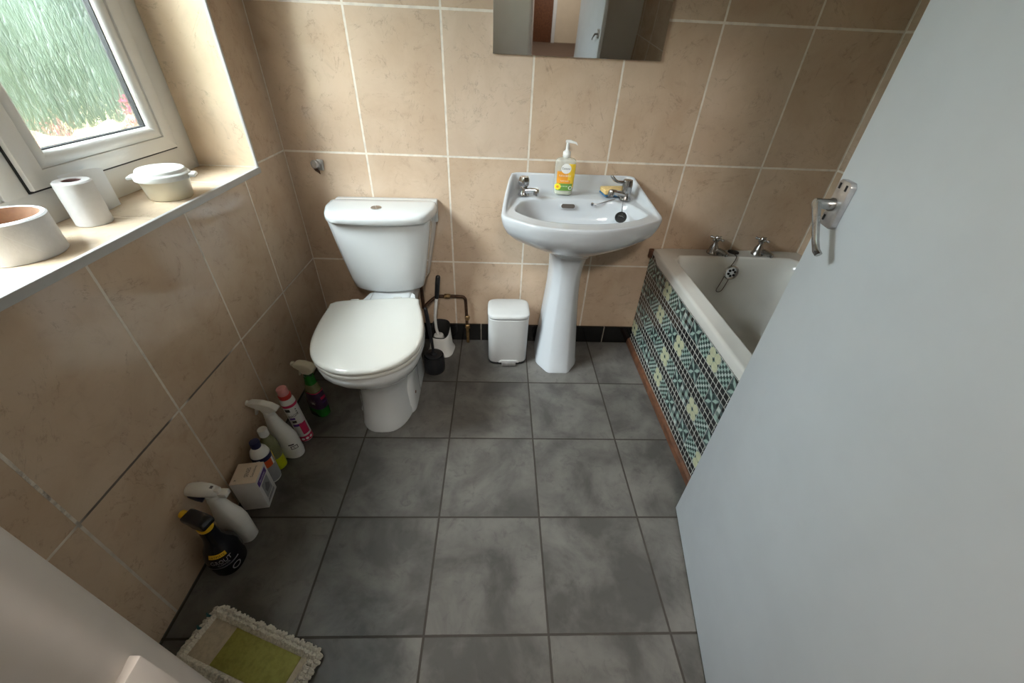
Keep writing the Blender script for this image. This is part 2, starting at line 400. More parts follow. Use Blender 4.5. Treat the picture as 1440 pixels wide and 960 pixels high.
# opening casement standing proud of the frame, with a dark gap round it
sy0, sy1, sz0, sz1 = -.309, -.814, .986, 1.985
g = ring_frame(sy0, sy1, sz0, sz1, .045, -.03, .014, wb=.038)
sash = g.build('sash', M_upvc, win)
g = G(); ring_frame(sy0 + .0095, sy1 - .0035, sz0 - .0055, sz1 + .004, .018, -.05, .002, g, 0); g.build('gap_seal', M_gasket, win)
def bead(y0, y1, z0, z1, x, r=.02):
    """glazing bead: quarter-round strips with mitred corners"""
    prof = [(0, 0), (0, .012), (.006, .017), (.014, .017), (.02, .012), (.024, .004), (.024, 0)]   # (inward distance, proud)
    rings = []
    for (cy, cz, dy, dz) in ((y0, z0, -1, 1), (y1, z0, 1, 1), (y1, z1, 1, -1), (y0, z1, -1, -1)):
        rings.append([(x + p, cy + dy * d * r / .024, cz + dz * d * r / .024) for d, p in prof])
    rings.append(rings[0])
    return G().loft(rings, False, False)
bead(sy0 - .045, sy1 + .045, sz0 + .036, sz1 - .045, -.004, .034).build('glazing_bead', M_upvc, sash)
g = G(); ring_frame(sy0 - .078, sy1 + .0745, sz0 + .0685, sz1 - .078, .004, -.02, -.0035, g, 0); g.build('glass_gasket', M_gasket, sash)
def pane(y0, y1, z0, z1, parent):
    o = G().box((-.022, y1, z0), (-.016, y0, z1)).build('pane', [M_clearglass, M_frost], parent, smooth=False)
    for p in o.data.polygons: p.material_index = 1 if p.normal.x > .5 else 0
    return o
pane(sy0 - .075, sy1 + .07, sz0 + .06, sz1 - .075, sash)
fx0, fx1, fz0, fz1 = -.873, -1.27, .966, 2.0
bead(fx0 + .002, fx1 - .002, fz0, fz1, -.02, .03).build('glazing_bead', M_upvc, win)
pane(fx0 - .02, fx1 + .02, fz0 + .02, fz1 - .02, win)

# ------------------------------------------------------------------ outside
struct(G().box((-6, -6, -.65), (-.31, 4, -.6)).build('ground', M_paving, smooth=False))
bm = bmesh.new(); bmesh.ops.create_grid(bm, x_segments=60, y_segments=22, size=.5)
hv = []
def lump(y, z): return .06 * math.sin(9.1 * y + 3 * z) + .05 * math.sin(17 * y - 11 * z) + random.uniform(-.05, .05)
bm.free()
rings = []
for i in range(70):
    y = -4 + 6.2 * i / 69
    rr = []
    for (x, z) in [(-1.55, -.6), (-1.5, -.2), (-1.5, .2), (-1.48, .6), (-1.5, 1.0), (-1.52, 1.3), (-1.6, 1.52), (-1.8, 1.62), (-2.1, 1.6), (-2.3, 1.3), (-2.35, -.6)]:
        rr.append((x + lump(y, z), y + random.uniform(-.03, .03), z + (lump(z, y) if z > -.5 else 0)))
    rings.append(rr)
o = G().loft(rings).build('hedge', M_hedge, angle=80); tag(o, 'blurred green hedge seen through the obscure window glass', 'hedge')
rings = []
for i in range(60):
    y = -1.9 + 3.2 * i / 59; j = lambda a=.02: random.uniform(-a, a)
    rings.append([(-.72 + j(), y, -.6), (-.72 + j(), y, .93 + j(.03)), (-.66 + j(), y, 1.0 + j(.035)), (-.6 + j(), y, .955 + j(.03)), (-.58 + j(), y, -.6)])
o = G().loft(rings).build('garden_wall', M_stone, angle=30); tag(o, 'low cream stone wall blurred behind the bottom of the window glass', 'garden wall')
def shrub(y, z, n, r, lab):
    e = empty('flowering_shrub', lab, 'shrub', (-.52, y, -.6))
    gl, gf = G(), G()
    h = z + .6
    for k in range(5): gl.tube([(.01 * k - .02, .01 * k - .02, 0), (.01 * k - .02 + random.uniform(-.01, .01), random.uniform(-.03, .03), h - .03)], .004, 6)
    for k in range(n):
        a = random.uniform(0, 2 * PI); d = random.uniform(0, r); zz = h + random.uniform(-r, r)
        M = Matrix.Translation((.5 * d * math.cos(a), d * math.sin(a), zz)) @ Matrix.Rotation(random.uniform(0, 6), 4, 'Z') @ Matrix.Rotation(random.uniform(-1, 1), 4, 'X')
        for q in range(5):
            gf.loft([sup(.003, .002, 2, 8, .004, 0, 0), sup(.008, .007, 2, 8, .014, 0, .003), sup(.003, .003, 2, 8, .023, 0, .006)], M=M @ Matrix.Rotation(q * 2 * PI / 5, 4, 'Z'))
    gl.build('stem', M_leaf, e); gf.build('blossom', M_flower, e)
shrub(.02, 1.02, 60, .07, 'pink flowers blurred behind the lower right corner of the glass')
shrub(-.49, .985, 40, .05, 'pink flowers blurred behind the lower left corner of the glass')
o = G().box((-1.18, .98, -.6), (-1.08, 1.13, 1.75), 0, .01).box((-1.2, .96, 1.75), (-1.06, 1.15, 1.8), 0, .01).build('added_post', M_post)  # post added to give the whitish patch seen in the glass
tag(o, 'added white post making the pale patch at the right edge of the window glass', 'post')

# ------------------------------------------------------------------ door_1
hx, hy = 1.3755, -1.709
ang = math.atan2(-1.0 - hy, 1.513 - hx)
dw = math.hypot(1.513 - hx, -1.0 - hy)
door = empty('door_1', None, None, (hx, hy, 0), ang); struct(door)     # local +x along the leaf, +y faces the bath-less side (room)
G().box((0, -.04, .008), (dw, 0, 1.985), 0, .0025).build('door_leaf', M_paint, door)
G().tube([(.012, .006, .25), (.012, .006, .35)], .006).tube([(.012, .006, 1.6), (.012, .006, 1.7)], .006).build('hinge', M_alu, door)
def dl(P):  # world to door-local
    v = Matrix.Rotation(-ang, 4, 'Z') @ (Vector(P) - Vector((hx, hy, 0))); return v
hd = G()
pc = dl((1.503, -1.041, 1.08))
hu = pc.x
hd = bpy.data.objects.new('door_handle', None); COL.objects.link(hd); hd.parent = door; hd.location = (hu, 0, 1.082)
g = G()
for sgn in (1,):
    pts = [(-.022, -.036), (-.015, -.042), (.015, -.042), (.022, -.036), (.022, .036), (.015, .042), (-.015, .042), (-.022, .036)]
    g.prism(pts, .011, .002, 0, Matrix.Translation((0, .0055, 0)))
pl = g.build('backplate', M_alu, hd)
g = G()
for (u, z) in ((-.011, .031), (.011, .031), (.013, -.028)):
    g.prism([(u - .0025, z - .005), (u + .0025, z - .005), (u + .0025, z + .005), (u - .0025, z + .005)], .0015, 0, 0, Matrix.Translation((0, .0113, 0)))
g.build('screw', M_dark, hd)
g = G(); g.rev([(.0115, 0), (.012, .005), (.0098, .010), (.009, .02), (.0096, .029), (.0088, .034)], 20, 0, Matrix.Translation((.004, .010, -.002)) @ Matrix.Rotation(-PI / 2, 4, 'X'))
path = [(.006, .0385, .0), (-.002, .0405, -.006), (-.028, .0405, -.031), (-.05, .0395, -.055), (-.062, .0375, -.068), (-.067, .0325, -.074)]
rings = []
for i, p in enumerate(path):
    w = [.0085, .0092, .0078, .0073, .0078, .0078][i]; h = [.006, .006, .005, .0046, .0046, .0038][i]
    q = Vector((.707, 0, -.707))
    rings.append([Vector(p) + q * c * w * 1.0 + Vector((0, 1, 0)) * s * h for c, s in [(1, .5), (.5, 1), (-.5, 1), (-1, .5), (-1, -.5), (-.5, -1), (.5, -1), (1, -.5)]])
g.loft(rings)
g.build('lever', M_dullchrome, hd, angle=50)
# ------------------------------------------------------------------ toilet
wc = empty('toilet', 'white close-coupled toilet in the corner with closed lid', 'toilet', (.41, 0, 0))
def dsec(hw, yb, yf, z, N=48, n=2.6, bow=.55):
    """closed D section: back at yb, bowed front at yf (both negative)"""
    out = []; cy = yb + (yf - yb) * (1 - bow)
    for i in range(N):
        t = 2 * PI * i / N; c, s = math.cos(t), math.sin(t)
        x = hw * math.copysign(abs(c) ** (2 / n), c)
        if s < 0: y = cy + (cy - yf) * -abs(s) ** (2 / n)
        else: y = cy + (yb - cy) * abs(s) ** (2 / 7)
        out.append((x, y, z))
    return out
# pan
g = G()
secs = [(.116, -.20, -.664, 0.), (.117, -.20, -.666, .012), (.111, -.20, -.657, .045), (.108, -.20, -.648, .12), (.109, -.2, -.648, .19), (.120, -.19, -.67, .24)]
rings = [dsec(*q, n=2.75, bow=.6) for q in secs]
pegg = [(-.085, -.2), (0, -.195), (.085, -.2), (.112, -.27), (.148, -.36), (.180, -.47), (.1885, -.58), (.170, -.68), (.115, -.752), (.05, -.782), (0, -.786), (-.05, -.782), (-.115, -.752), (-.170, -.68), (-.1885, -.58), (-.180, -.47), (-.148, -.36), (-.112, -.27)]
pp = polar(catmull(pegg, 8), (0, -.46), 48)
for q, z, dy in ((.80, .285, .012), (.92, .325, .006), (.985, .36, .0), (1., .382, 0.), (.985, .396, 0.)): rings.append([(x * q, -.46 + dy + y * (q if y < 0 else 1), z) for x, y in pp])
g.loft(rings)
g.build('pan', M_ceramic, wc, angle=60)
g = G().box((-.09, -.34, .30), (.088, -.02, .4015), 0, .018, seg=4).build('pan_shelf', M_ceramic, wc)
g = G(); g.loft([dsec(hw, -.36, yf, z, n=3.2, bow=.35) for hw, yf, z in ((.119, -.575, 0), (.120, -.577, .01), (.1165, -.57, .03), (.1155, -.562, .15), (.112, -.545, .2), (.09, -.52, .235))])
g.build('foot_flange', M_ceramic, wc, angle=50)
for sx in (-1, 1):
    G().rev([(.007, 0), (.006, .003)], 12, 0, Matrix.Translation((sx * .1155, -.5, .075)) @ Matrix.Rotation(sx * PI / 2, 4, 'Y')).build('fixing_screw', M_wood, wc)
# seat + lid (sits a little crooked on the pan)
egg = [(-.158, -.005), (0, .0), (.158, -.005), (.178, -.06), (.192, -.16), (.1935, -.27), (.172, -.36), (.118, -.425), (.05, -.455), (-.0, -.459), (-.05, -.455), (-.118, -.425), (-.172, -.36), (-.1935, -.27), (-.192, -.16), (-.178, -.06)]
ep = polar(catmull(egg, 8), (0, -.23), 72)
def ering(s, z, dz=0): return [(x * s, -.23 + y * s, z) for x, y in ep]
MS = rz(math.radians(8.2), (-.036, -.338, 0))
g = G(); g.loft([ering(q, z) for q, z in ((.95, .400), (.985, .402), (.992, .408), (.992, .413), (.985, .417), (.95, .418))], M=MS); g.build('seat', M_seat, wc, angle=50)
g = G(); g.loft([ering(q, z) for q, z in ((.94, .4195), (.985, .420), (1., .425), (1.003, .431), (.995, .437), (.975, .441), (.93, .4435), (.6, .446), (.2, .447))], M=MS); g.build('seat_lid', M_seat, wc, angle=50)
for sx in (-.085, .085): G().prism([(-.004, .402), (.022, .402), (.024, .42), (.018, .434), (.004, .436), (-.006, .428)], .034, .004, 0, MS @ Matrix.Translation((sx, 0, 0)) @ Matrix.Rotation(PI / 2, 4, 'Z')).build('hinge', M_seat, wc)
# cistern
MCI = rz(math.radians(2.2), (-.022, -.001, 0))
g = G()
cs = [(.125, -.04, -.205, .404), (.143, -.03, -.225, .408), (.151, -.026, -.234, .42), (.16, -.023, -.24, .46), (.175, -.02, -.243, .54), (.188, -.018, -.246, .62), (.2, -.017, -.249, .70), (.203, -.017, -.25, .722)]
def csec(hw, yb, yf, z, N=56):
    base = [(-hw, yb), (0, yb), (hw, yb), (hw * 1.0, yb - .07), (hw * .985, yf + .062), (hw * .93, yf + .038), (hw * .6, yf + .012), (0, yf), (-hw * .6, yf + .012), (-hw * .93, yf + .038), (-hw * .985, yf + .062), (-hw, yb - .07)]
    c = (0, (yb + yf) / 2); poly = catmull(base, 6)
    return [(x, c[1] + y, z) for x, y in polar(poly, c, N)]
g.loft([csec(*s) for s in cs], M=MCI); g.build('cistern', M_ceramic, wc, angle=50)
def lsec(hw, yb, yf, z, N=64):
    base = [(-hw * .93, yb), (0, yb), (hw * .93, yb), (hw * .985, yb - .025), (hw, yb - .07), (hw * .965, yb - .11), (hw * .84, yf + .036), (hw * .52, yf + .009), (0, yf), (-hw * .52, yf + .009), (-hw * .84, yf + .036), (-hw * .965, yb - .11), (-hw, yb - .07), (-hw * .985, yb - .025)]
    c = (0, (yb + yf) / 2); return [(x, c[1] + y, z) for x, y in polar(catmull(base, 6), c, N)]
g = G()
ls = [(.205, -.055, -.254, .7195), (.217, -.054, -.268, .7205), (.221, -.052, -.273, .725), (.2215, -.052, -.2735, .740), (.2195, -.053, -.2715, .748), (.213, -.056, -.264, .7535), (.2, -.062, -.248, .756), (.12, -.1, -.2, .758)]
g.loft([lsec(*s) for s in ls], M=MCI); g.build('cistern_lid', M_ceramic, wc, angle=50)
G().box((-.206, -.054, .66), (.218, -.0095, .752), 0, .006, MCI).build('back_ledge', M_ceramic, wc)
bt = G().rev([(.021, .757), (.021, .7605), (.019, .762), (.0, .762)], 28, 0, MCI @ Matrix.Translation((-.008, -.173, 0))).build('flush_button', M_chrome, wc)
G().box((-.0265, -.174, .7615), (.0105, -.1725, .7624), 0, 0, MCI).build('button_split', M_dark, bt)

# ------------------------------------------------------------------ washbasin
BX = 1.183
wb = empty('pedestal_washbasin', 'white pedestal washbasin on the back wall between bin and bath', 'washbasin', (BX, 0, 0))
cB = (0., -.225)
outer = [(-.243, -.004), (-.12, -.003), (0, -.003), (.12, -.003), (.248, -.003), (.263, -.03), (.282, -.16), (.299, -.29), (.298, -.318), (.28, -.34), (.172, -.415), (.05, -.457), (-.07, -.46), (-.18, -.436), (-.272, -.368), (-.298, -.335), (-.301, -.30), (-.287, -.16), (-.266, -.03)]
po = polar(catmull(outer, 6), cB, 120)
bowl = [(-.205, -.152), (-.135, -.126), (0, -.122), (.12, -.128), (.2, -.15), (.235, -.2), (.256, -.27), (.24, -.305), (.17, -.358), (.05, -.398), (-.07, -.4), (-.17, -.37), (-.238, -.305), (-.252, -.262), (-.236, -.2)]
pb = polar(catmull(bowl, 6), cB, 120)
def rimz(y): return .80 + max(0., min(1., (y + .33) / .33)) ** 1.15 * .072
def R(src, s, zf): return [(x * s, cB[1] + y * s, zf(x * s, cB[1] + y * s)) for x, y in src]
def lerpR(a, b, k, zf):
    return [((p[0] * (1 - k) + q[0] * k), cB[1] + p[1] * (1 - k) + q[1] * k, zf(0, cB[1] + p[1] * (1 - k) + q[1] * k)) for p, q in zip(a, b)]
neck = [(.085 * math.cos(2 * PI * i / 120), .03 + .08 * math.sin(2 * PI * i / 120)) for i in range(120)]
rings = [lerpR(neck, po, 0, lambda x, y: .602), lerpR(neck, po, .06, lambda x, y: .618), lerpR(neck, po, .3, lambda x, y: .642), lerpR(neck, po, .56, lambda x, y: .672),
         lerpR(neck, po, .78, lambda x, y: .702), lerpR(neck, po, .91, lambda x, y: .730), R(po, .968, lambda x, y: .752), R(po, .99, lambda x, y: .772), R(po, .998, lambda x, y: rimz(y) - .016),
         R(po, 1., lambda x, y: rimz(y) - .006), R(po, .994, lambda x, y: rimz(y) - .0012), R(po, .985, lambda x, y: rimz(y)), ]
deck = lambda x, y: min(.7995 + max(0, (y + .2)) * .03, rimz(y))
lip = lambda k: (lambda x, y: deck(x, y) + (rimz(y) - deck(x, y)) * k)
rings += [R(po, .965, lip(1.)), R(po, .954, lip(.93)), R(po, .944, lip(.55)), R(po, .932, lip(.18)), R(po, .918, lip(.02))]
pd = [(x * .905, y * .905) for x, y in po]
rings += [lerpR(pd, pb, k, deck) for k in (.0, .5, .88)]
rings += [R(pb, s, (lambda z: (lambda x, y: z))(z)) for s, z in ((1., .8), (.975, .794), (.94, .775), (.88, .745), (.76, .712), (.56, .69), (.32, .678), (.12, .672))]
for k in range(len(rings)): rings[k] = [(x, min(y, -.003), z) for x, y, z in rings[k]]
g = G().loft(rings, True, False)
n = 120; last = len(rings) - 1
basin = g.build('basin', M_basin, wb, angle=70)
G().rev([(.031, .671), (.031, .675), (.026, .676), (.02, .672), (.0, .671)], 24, 0, Matrix.Translation((0, cB[1], 0))).build('waste_fitting', M_chrome, basin)
# overflow slot in the back of the bowl
sl = [(.0195 * math.copysign(1, math.cos(t)) + .0085 * math.cos(t), .0085 * math.sin(t)) for t in [2 * PI * i / 24 + .01 for i in range(24)]]
MO = Matrix.Translation((-.028, -.1335, .776)) @ Matrix.Rotation(math.radians(-17), 4, 'X')
g = G(); g.prism([(x * 1.22, z * 1.35) for x, z in sl], .003, .001, 1, MO); g.prism(sl, .004, 0, 0, MO @ Matrix.Translation((0, -.0008, 0))); g.build('overflow_slot', [M_slot, M_basin], basin)
# pedestal
g = G()
ped = []
for z, hw, yf in ((0, .102, -.277), (.012, .102, -.277), (.03, .099, -.272), (.15, .088, -.255), (.28, .077, -.24), (.39, .068, -.232), (.47, .065, -.232), (.53, .0685, -.237), (.57, .0765, -.247), (.598, .086, -.256), (.606, .088, -.258)):
    ch = .42; yb = -.05
    P = [(-hw, yb), (-hw, yf + hw * .85), (-hw * .92, yf + hw * .66), (-hw * .56, yf + hw * .1), (-hw * .42, yf), (hw * .42, yf), (hw * .56, yf + hw * .1), (hw * .92, yf + hw * .66), (hw, yf + hw * .85), (hw, yb)]
    ped.append([(x - .006, y, z) for x, y in P])
g.loft(ped); g.build('pedestal', M_basin, wb, angle=75)
# taps
def tr(x, y, z): return Matrix.Translation((x - BX, y, z))
t1 = bpy.data.objects.new('tap', None); COL.objects.link(t1); t1.parent = wb; t1.location = (.972 - BX, -.1, .806); t1.rotation_euler = (0, 0, math.radians(-32)); t1['label'] = 'chrome round-headed pillar tap'
G().rev([(.0235, 0), (.0235, .004), (.021, .009), (.0175, .02), (.0165, .03)], 24).build('tap_body', M_chrome, t1)
G().tube([(.008, 0, .016), (.03, 0, .022), (.045, 0, .025), (.056, 0, .026)], [.012, .0115, .01, .0098], 16).rev([(.011, -.012), (.0115, .006), (.009, .010)], 18, 0, Matrix.Translation((.058, 0, .022))).build('spout', M_chrome, t1)
n8 = [];
for r, z in ((.013, .03), (.015, .034), (.0205, .042), (.0215, .052), (.0205, .064), (.0175, .071), (.008, .0725)):
    n8.append([(r * (1 + .07 * math.cos(5 * 2 * PI * i / 60)) * math.cos(2 * PI * i / 60), r * (1 + .07 * math.cos(5 * 2 * PI * i / 60)) * math.sin(2 * PI * i / 60), z) for i in range(60)])
G().loft(n8).build('tap_head', M_chrome, t1)
t2 = bpy.data.objects.new('tap', None); COL.objects.link(t2); t2.parent = wb; t2.location = (1.388 - BX, -.115, .804); t2.rotation_euler = (0, 0, math.radians(-158)); t2['label'] = 'worn lever pillar tap'
G().rev([(.0235, 0), (.0235, .006), (.019, .012), (.0175, .03)], 24).build('tap_body', M_dullchrome, t2)
G().tube([(0, 0, .016), (.03, .004, .027), (.06, .008, .036), (.078, .01, .04)], [.0125, .0115, .0105, .0105], 16).rev([(.0115, -.016), (.0125, .004), (.009, .010)], 18, 0, Matrix.Translation((.08, .01, .038))).build('spout', M_dullchrome, t2)
G().rev([(.0185, .03), (.0205, .034), (.02, .062), (.0185, .078), (.0, .08)], 24).build('tap_head', M_dullchrome, t2)
g = G(); rings = []
for x, z, w, h in ((.008, .07, .008, .006), (.025, .07, .007, .0055), (.045, .072, .007, .005), (.058, .078, .0105, .0055), (.067, .086, .013, .0055), (.074, .093, .010, .005), (.078, .097, .004, .003)):
    rings.append([(x - b * .4, -.01 * x / .07 + a, z + b) for a, b in [(w * math.cos(2 * PI * i / 12), h * math.sin(2 * PI * i / 12)) for i in range(12)]])
g.loft(rings).build('lever_handle', M_dullchrome, t2)
# chain stay, chain and plug
G().tube([(1.255 - BX, -.137, .789), (1.272 - BX, -.139, .788), (1.3 - BX, -.135, .797), (1.345 - BX, -.127, .809)], .0022, 8).rev([(.001, -.007), (.006, -.004), (.0065, .0), (.006, .005), (.001, .007)], 14, 0, tr(1.252, -.141, .789)).build('chain_stay', M_chrome, wb)
g = G(); c0, c1 = Vector((1.375 - BX, -.142, .807)), Vector((1.349 - BX, -.246, .788))
for k in range(18):
    p = c0.lerp(c1, k / 17); p.z -= .010 * math.sin(PI * k / 17)
    g.rev([(.0008, -.0024), (.0023, -.0012), (.0023, .0012), (.0008, .0024)], 8, 0, Matrix.Translation(p))
g.build('plug_chain', M_chrome, wb)
MP = Matrix.Translation((1.345 - BX, -.252, .775)) @ Vector((-.32, -.62, .70)).to_track_quat('Z', 'Y').to_matrix().to_4x4()
pg = G().rev([(.016, -.01), (.0205, .0), (.0225, .003), (.0225, .007), (.018, .0075), (.0165, .005), (.0, .005)], 24, 0, MP).build('basin_plug', M_rubber, wb)
G().tube([(-.011, 0, .006), (-.006, 0, .012), (.006, 0, .012), (.011, 0, .006)], .0018, 8, 0, MP).build('plug_ring', M_chrome, pg)

# ------------------------------------------------------------------ bath
bath = empty('bathtub', 'cream enamel bathtub with green mosaic tiled side behind the door', 'bathtub', (1.6, 0, 0))
def rrect(x0, x1, y0, y1, r, N=96):
    c = ((x0 + x1) / 2, (y0 + y1) / 2); P = []
    for cx, cy, a0 in ((x1 - r, y1 - r, 0), (x0 + r, y1 - r, PI / 2), (x0 + r, y0 + r, PI), (x1 - r, y0 + r, 3 * PI / 2)):
        for k in range(9): P.append((cx + r * math.cos(a0 + k * PI / 16), cy + r * math.sin(a0 + k * PI / 16)))
    return [(c[0] + x, c[1] + y) for x, y in polar(P, c, N)]
W_, L_ = .708, 1.704
def ring(x0, x1, y0, y1, r, z): return [(x, y, z) for x, y in rrect(x0, x1, y0, y1, r)]
rings = [ring(.002, W_, -L_, -.003, .018, .512), ring(.0, W_, -L_, -.003, .018, .542), ring(.004, W_ - .002, -L_ + .003, -.004, .018, .551), ring(.012, W_ - .008, -L_ + .01, -.010, .02, .554),
         ring(.052, W_ - .048, -L_ + .08, -.082, .055, .552), ring(.057, W_ - .052, -L_ + .085, -.088, .055, .557), ring(.063, W_ - .058, -L_ + .09, -.093, .055, .557), ring(.069, W_ - .064, -L_ + .098, -.1, .055, .549),
         ring(.076, W_ - .072, -L_ + .12, -.106, .07, .52), ring(.088, W_ - .084, -L_ + .19, -.118, .09, .44), ring(.105, W_ - .1, -L_ + .27, -.138, .11, .33), ring(.125, W_ - .12, -L_ + .35, -.165, .12, .22), ring(.16, W_ - .155, -L_ + .42, -.21, .11, .165), ring(.22, W_ - .215, -L_ + .5, -.29, .1, .152)]
G().loft(rings, False, True).build('tub', M_tub, bath, angle=60)
# mosaic side panel
CW, CH = .026, .0236; PX = .004
class Flat(G):
    def poly(s, pts, mi, x):   # pts in (u = distance from the back wall, v = height)
        s.add([(x, -u, v) for u, v in pts], [list(range(len(pts)))], mi)
mp = Flat(); mp.box((PX, -1.7, .004), (.018, -.002, .536), 0)
def chipq(u0, v0, u1, v1, mi, gp=.0016, x=PX - .0008):
    a = [(u0 + gp, v0 + gp), (u1 - gp, v0 + gp), (u1 - gp, v1 - gp), (u0 + gp, v1 - gp)]
    mp.poly(a, mi, x)
    for k in range(4):
        p, q = a[k], a[(k + 1) % 4]
        mp.add([(x, -p[0], p[1]), (x, -q[0], q[1]), (PX, -q[0], q[1]), (PX, -p[0], p[1])], [[0, 1, 2, 3]], 0)
X_ = PX - .0010
def tile(u, v, kind):
    w, h = CW * 3, CH * 3; gp = .0012
    T = lambda pts: [(u + gp + a * (w - 2 * gp), v + gp + b * (h - 2 * gp)) for a, b in pts]
    if kind == 'C':
        mp.poly(T([(0, 0), (1, 0), (1, 1), (0, 1)]), 6, PX - .0006)
        for a in (.25, .75):
            for b in (.25, .75):
                r, c = .242, .135
                mp.poly(T([(a - r + c, b - r), (a + r - c, b - r), (a + r, b - r + c), (a + r, b + r - c), (a + r - c, b + r), (a - r + c, b + r), (a - r, b + r - c), (a - r, b - r + c)]), 2, X_)
        for a, b in ((.5, .5), (0.06, .5), (.94, .5), (.5, .06), (.5, .94)):
            r = .075 if a == .5 and b == .5 else .05
            mp.poly(T([(a - r, b), (a, b - r), (a + r, b), (a, b + r)]), 1, X_ - .0001)
    elif kind == 'K':
        mp.poly(T([(0, 0), (1, 0), (1, 1), (0, 1)]), 6, PX - .0006)
        N = 6
        for i in range(N):
            for j in range(N):
                c = 4 if (i + j) % 2 else (3 if (i * 7 + j * 3) % 5 else 7)
                mp.poly(T([(i / N + .008, j / N + .008), ((i + 1) / N - .008, j / N + .008), ((i + 1) / N - .008, (j + 1) / N - .008), (i / N + .008, (j + 1) / N - .008)]), c, X_)
    elif kind == 'S':
        mp.poly(T([(0, 0), (1, 0), (1, 1), (0, 1)]), 5, PX - .0006)
        for k in range(4):
            a = PI / 2 * k
            rot = lambda p: (.5 + p[0] * math.cos(a) - p[1] * math.sin(a), .5 + p[0] * math.sin(a) + p[1] * math.cos(a))
            mp.poly(T([rot(p) for p in ((.02, .02), (.30, .16), (.44, .44), (.16, .30))]), 3, X_)
            mp.poly(T([rot(p) for p in ((.06, .0), (.34, .13), (.48, .0), (.34, -.13))]), 4, X_)
            mp.poly(T([rot(p) for p in ((.49, .03), (.49, .40), (.34, .16))]), 1, X_)
            mp.poly(T([rot(p) for p in ((.49, -.03), (.34, -.16), (.49, -.40))]), 5, X_)
    elif kind == 'G':
        N = 4
        for i in range(N):
            for j in range(N):
                c = (7 if (i + j) % 4 == 2 else 3) if (i % 2 == 0 and j % 2 == 0) else (1 if i % 2 and j % 2 else 6 if (i + j) % 4 == 1 else 5)
                mp.poly(T([(i / N + .006, j / N + .006), ((i + 1) / N - .006, j / N + .006), ((i + 1) / N - .006, (j + 1) / N - .006), (i / N + .006, (j + 1) / N - .006)]), c, X_)
ROWS = ['KSGCKSGSKCKSCSGKSCKGSK', 'GSKCKSCKSKSGKCSKGSKCSG', 'GSKSKCKSGCKSGKCSKSGCKS', 'CKSGKKSSGSKCGSKCSGKSCK']
ROWS[3] = 'CKSGKCKSGSKCGSKCSGKSCK'
for r, row in enumerate(ROWS):
    vc = .472 - .118 * r
    for i, k in enumerate(row[:21]):
        if (i + 1) * CW * 3 < 1.69: tile(i * CW * 3 + .002, vc - 1.5 * CH, k)
    for q in ((-2.5, -3.5) if r < 3 else (-2.5, -3.5)):
        for i in range(64): chipq(i * CW + .002, vc + (q + .0) * CH, (i + 1) * CW + .002, vc + (q + 1.) * CH, 1)
for i in range(64): chipq(i * CW + .002, .472 + 1.5 * CH, (i + 1) * CW + .002, .472 + 2.5 * CH, 1)
mp.build('mosaic_panel', MC, bath, smooth=False)
G().prism([(-.0, 0), (.018, 0), (.018, .032), (.012, .032), (.004, .024)], 1.69, .001, 0, Matrix.Translation((-.013, -.85, .0005))).build('wood_strip', M_wood, bath)
G().box((-.012, -.022, .508), (.012, -.003, .55), 0, .004).build('corner_sealant', M_wood, bath)
# bath taps
def bath_tap(x, lab):
    t = bpy.data.objects.new('tap', None); COL.objects.link(t); t.parent = bath; t.location = (x - 1.6, -.046, .553); t['label'] = lab; t.rotation_euler = (0, 0, math.radians(8))
    g = G().rev([(.027, 0), (.027, .004), (.024, .008), (.021, .018), (.019, .03), (.012, .042), (.0095, .055), (.012, .058), (.012, .062), (.007, .066)], 24)
    g.build('tap_body', M_dullchrome, t)
    g = G(); g.tube([(.0, -.006, .016), (.016, -.02, .018), (.03, -.034, .015), (.036, -.041, .011)], [.014, .0135, .012, .0115], 16); g.rev([(.0125, -.006), (.013, .006), (.008, .011)], 16, 0, Matrix.Translation((.037, -.042, .009))); g.build('spout', M_dullchrome, t)
    g = G(); g.rev([(.007, .062), (.012, .066), (.0125, .074), (.008, .081), (.0, .082)], 18)
    for k in range(4):
        a = k * PI / 2 + .5
        c, s = math.cos(a), math.sin(a)
        g.tube([(.008 * c, .008 * s, .07), (.02 * c, .02 * s, .07), (.026 * c, .026 * s, .07), (.03 * c, .03 * s, .07), (.033 * c, .033 * s, .07)], [.0045, .004, .0065, .0065, .003], 10)
    g.build('cross_handle', M_dullchrome, t)
bath_tap(1.872, 'left bath tap'); bath_tap(2.085, 'right bath tap')
# overflow rose on the head end
OV = Vector((1.955 - 1.6, -.1135, .488))
MOV = Matrix.Translation(OV) @ Matrix.Rotation(math.radians(82), 4, 'X')
ov = G().rev([(.034, -.004), (.034, .004), (.029, .008), (.024, .006), (.0, .006)], 32, 0, MOV).build('overflow_rose', M_chrome, bath)
g = G()
for k in range(6): g.rev([(.0056, 0), (.0056, .0012)], 12, 0, MOV @ Matrix.Translation((.0145 * math.cos(k * PI / 3 + .3), .0145 * math.sin(k * PI / 3 + .3), .0062)))
g.build('overflow_hole', M_dark, ov)
G().rev([(.0245, .0), (.025, .003), (.019, .005), (.0, .005)], 24, 0, Matrix.Translation((1.978 - 1.6, -.034, .5535))).build('bath_plug', M_rubber, bath)
def on_end(dx, z): # follow the sloping head end, 4 mm proud
    zs = [.549, .52, .44, .33, .22]; ys = [-.1, -.106, -.118, -.138, -.165]
    for a, b, c, d in zip(zs, zs[1:], ys, ys[1:]):
        if a >= z >= b: return Vector((dx, c + (d - c) * (a - z) / (a - b) - .006, z))
    return Vector((dx, -.1, z))
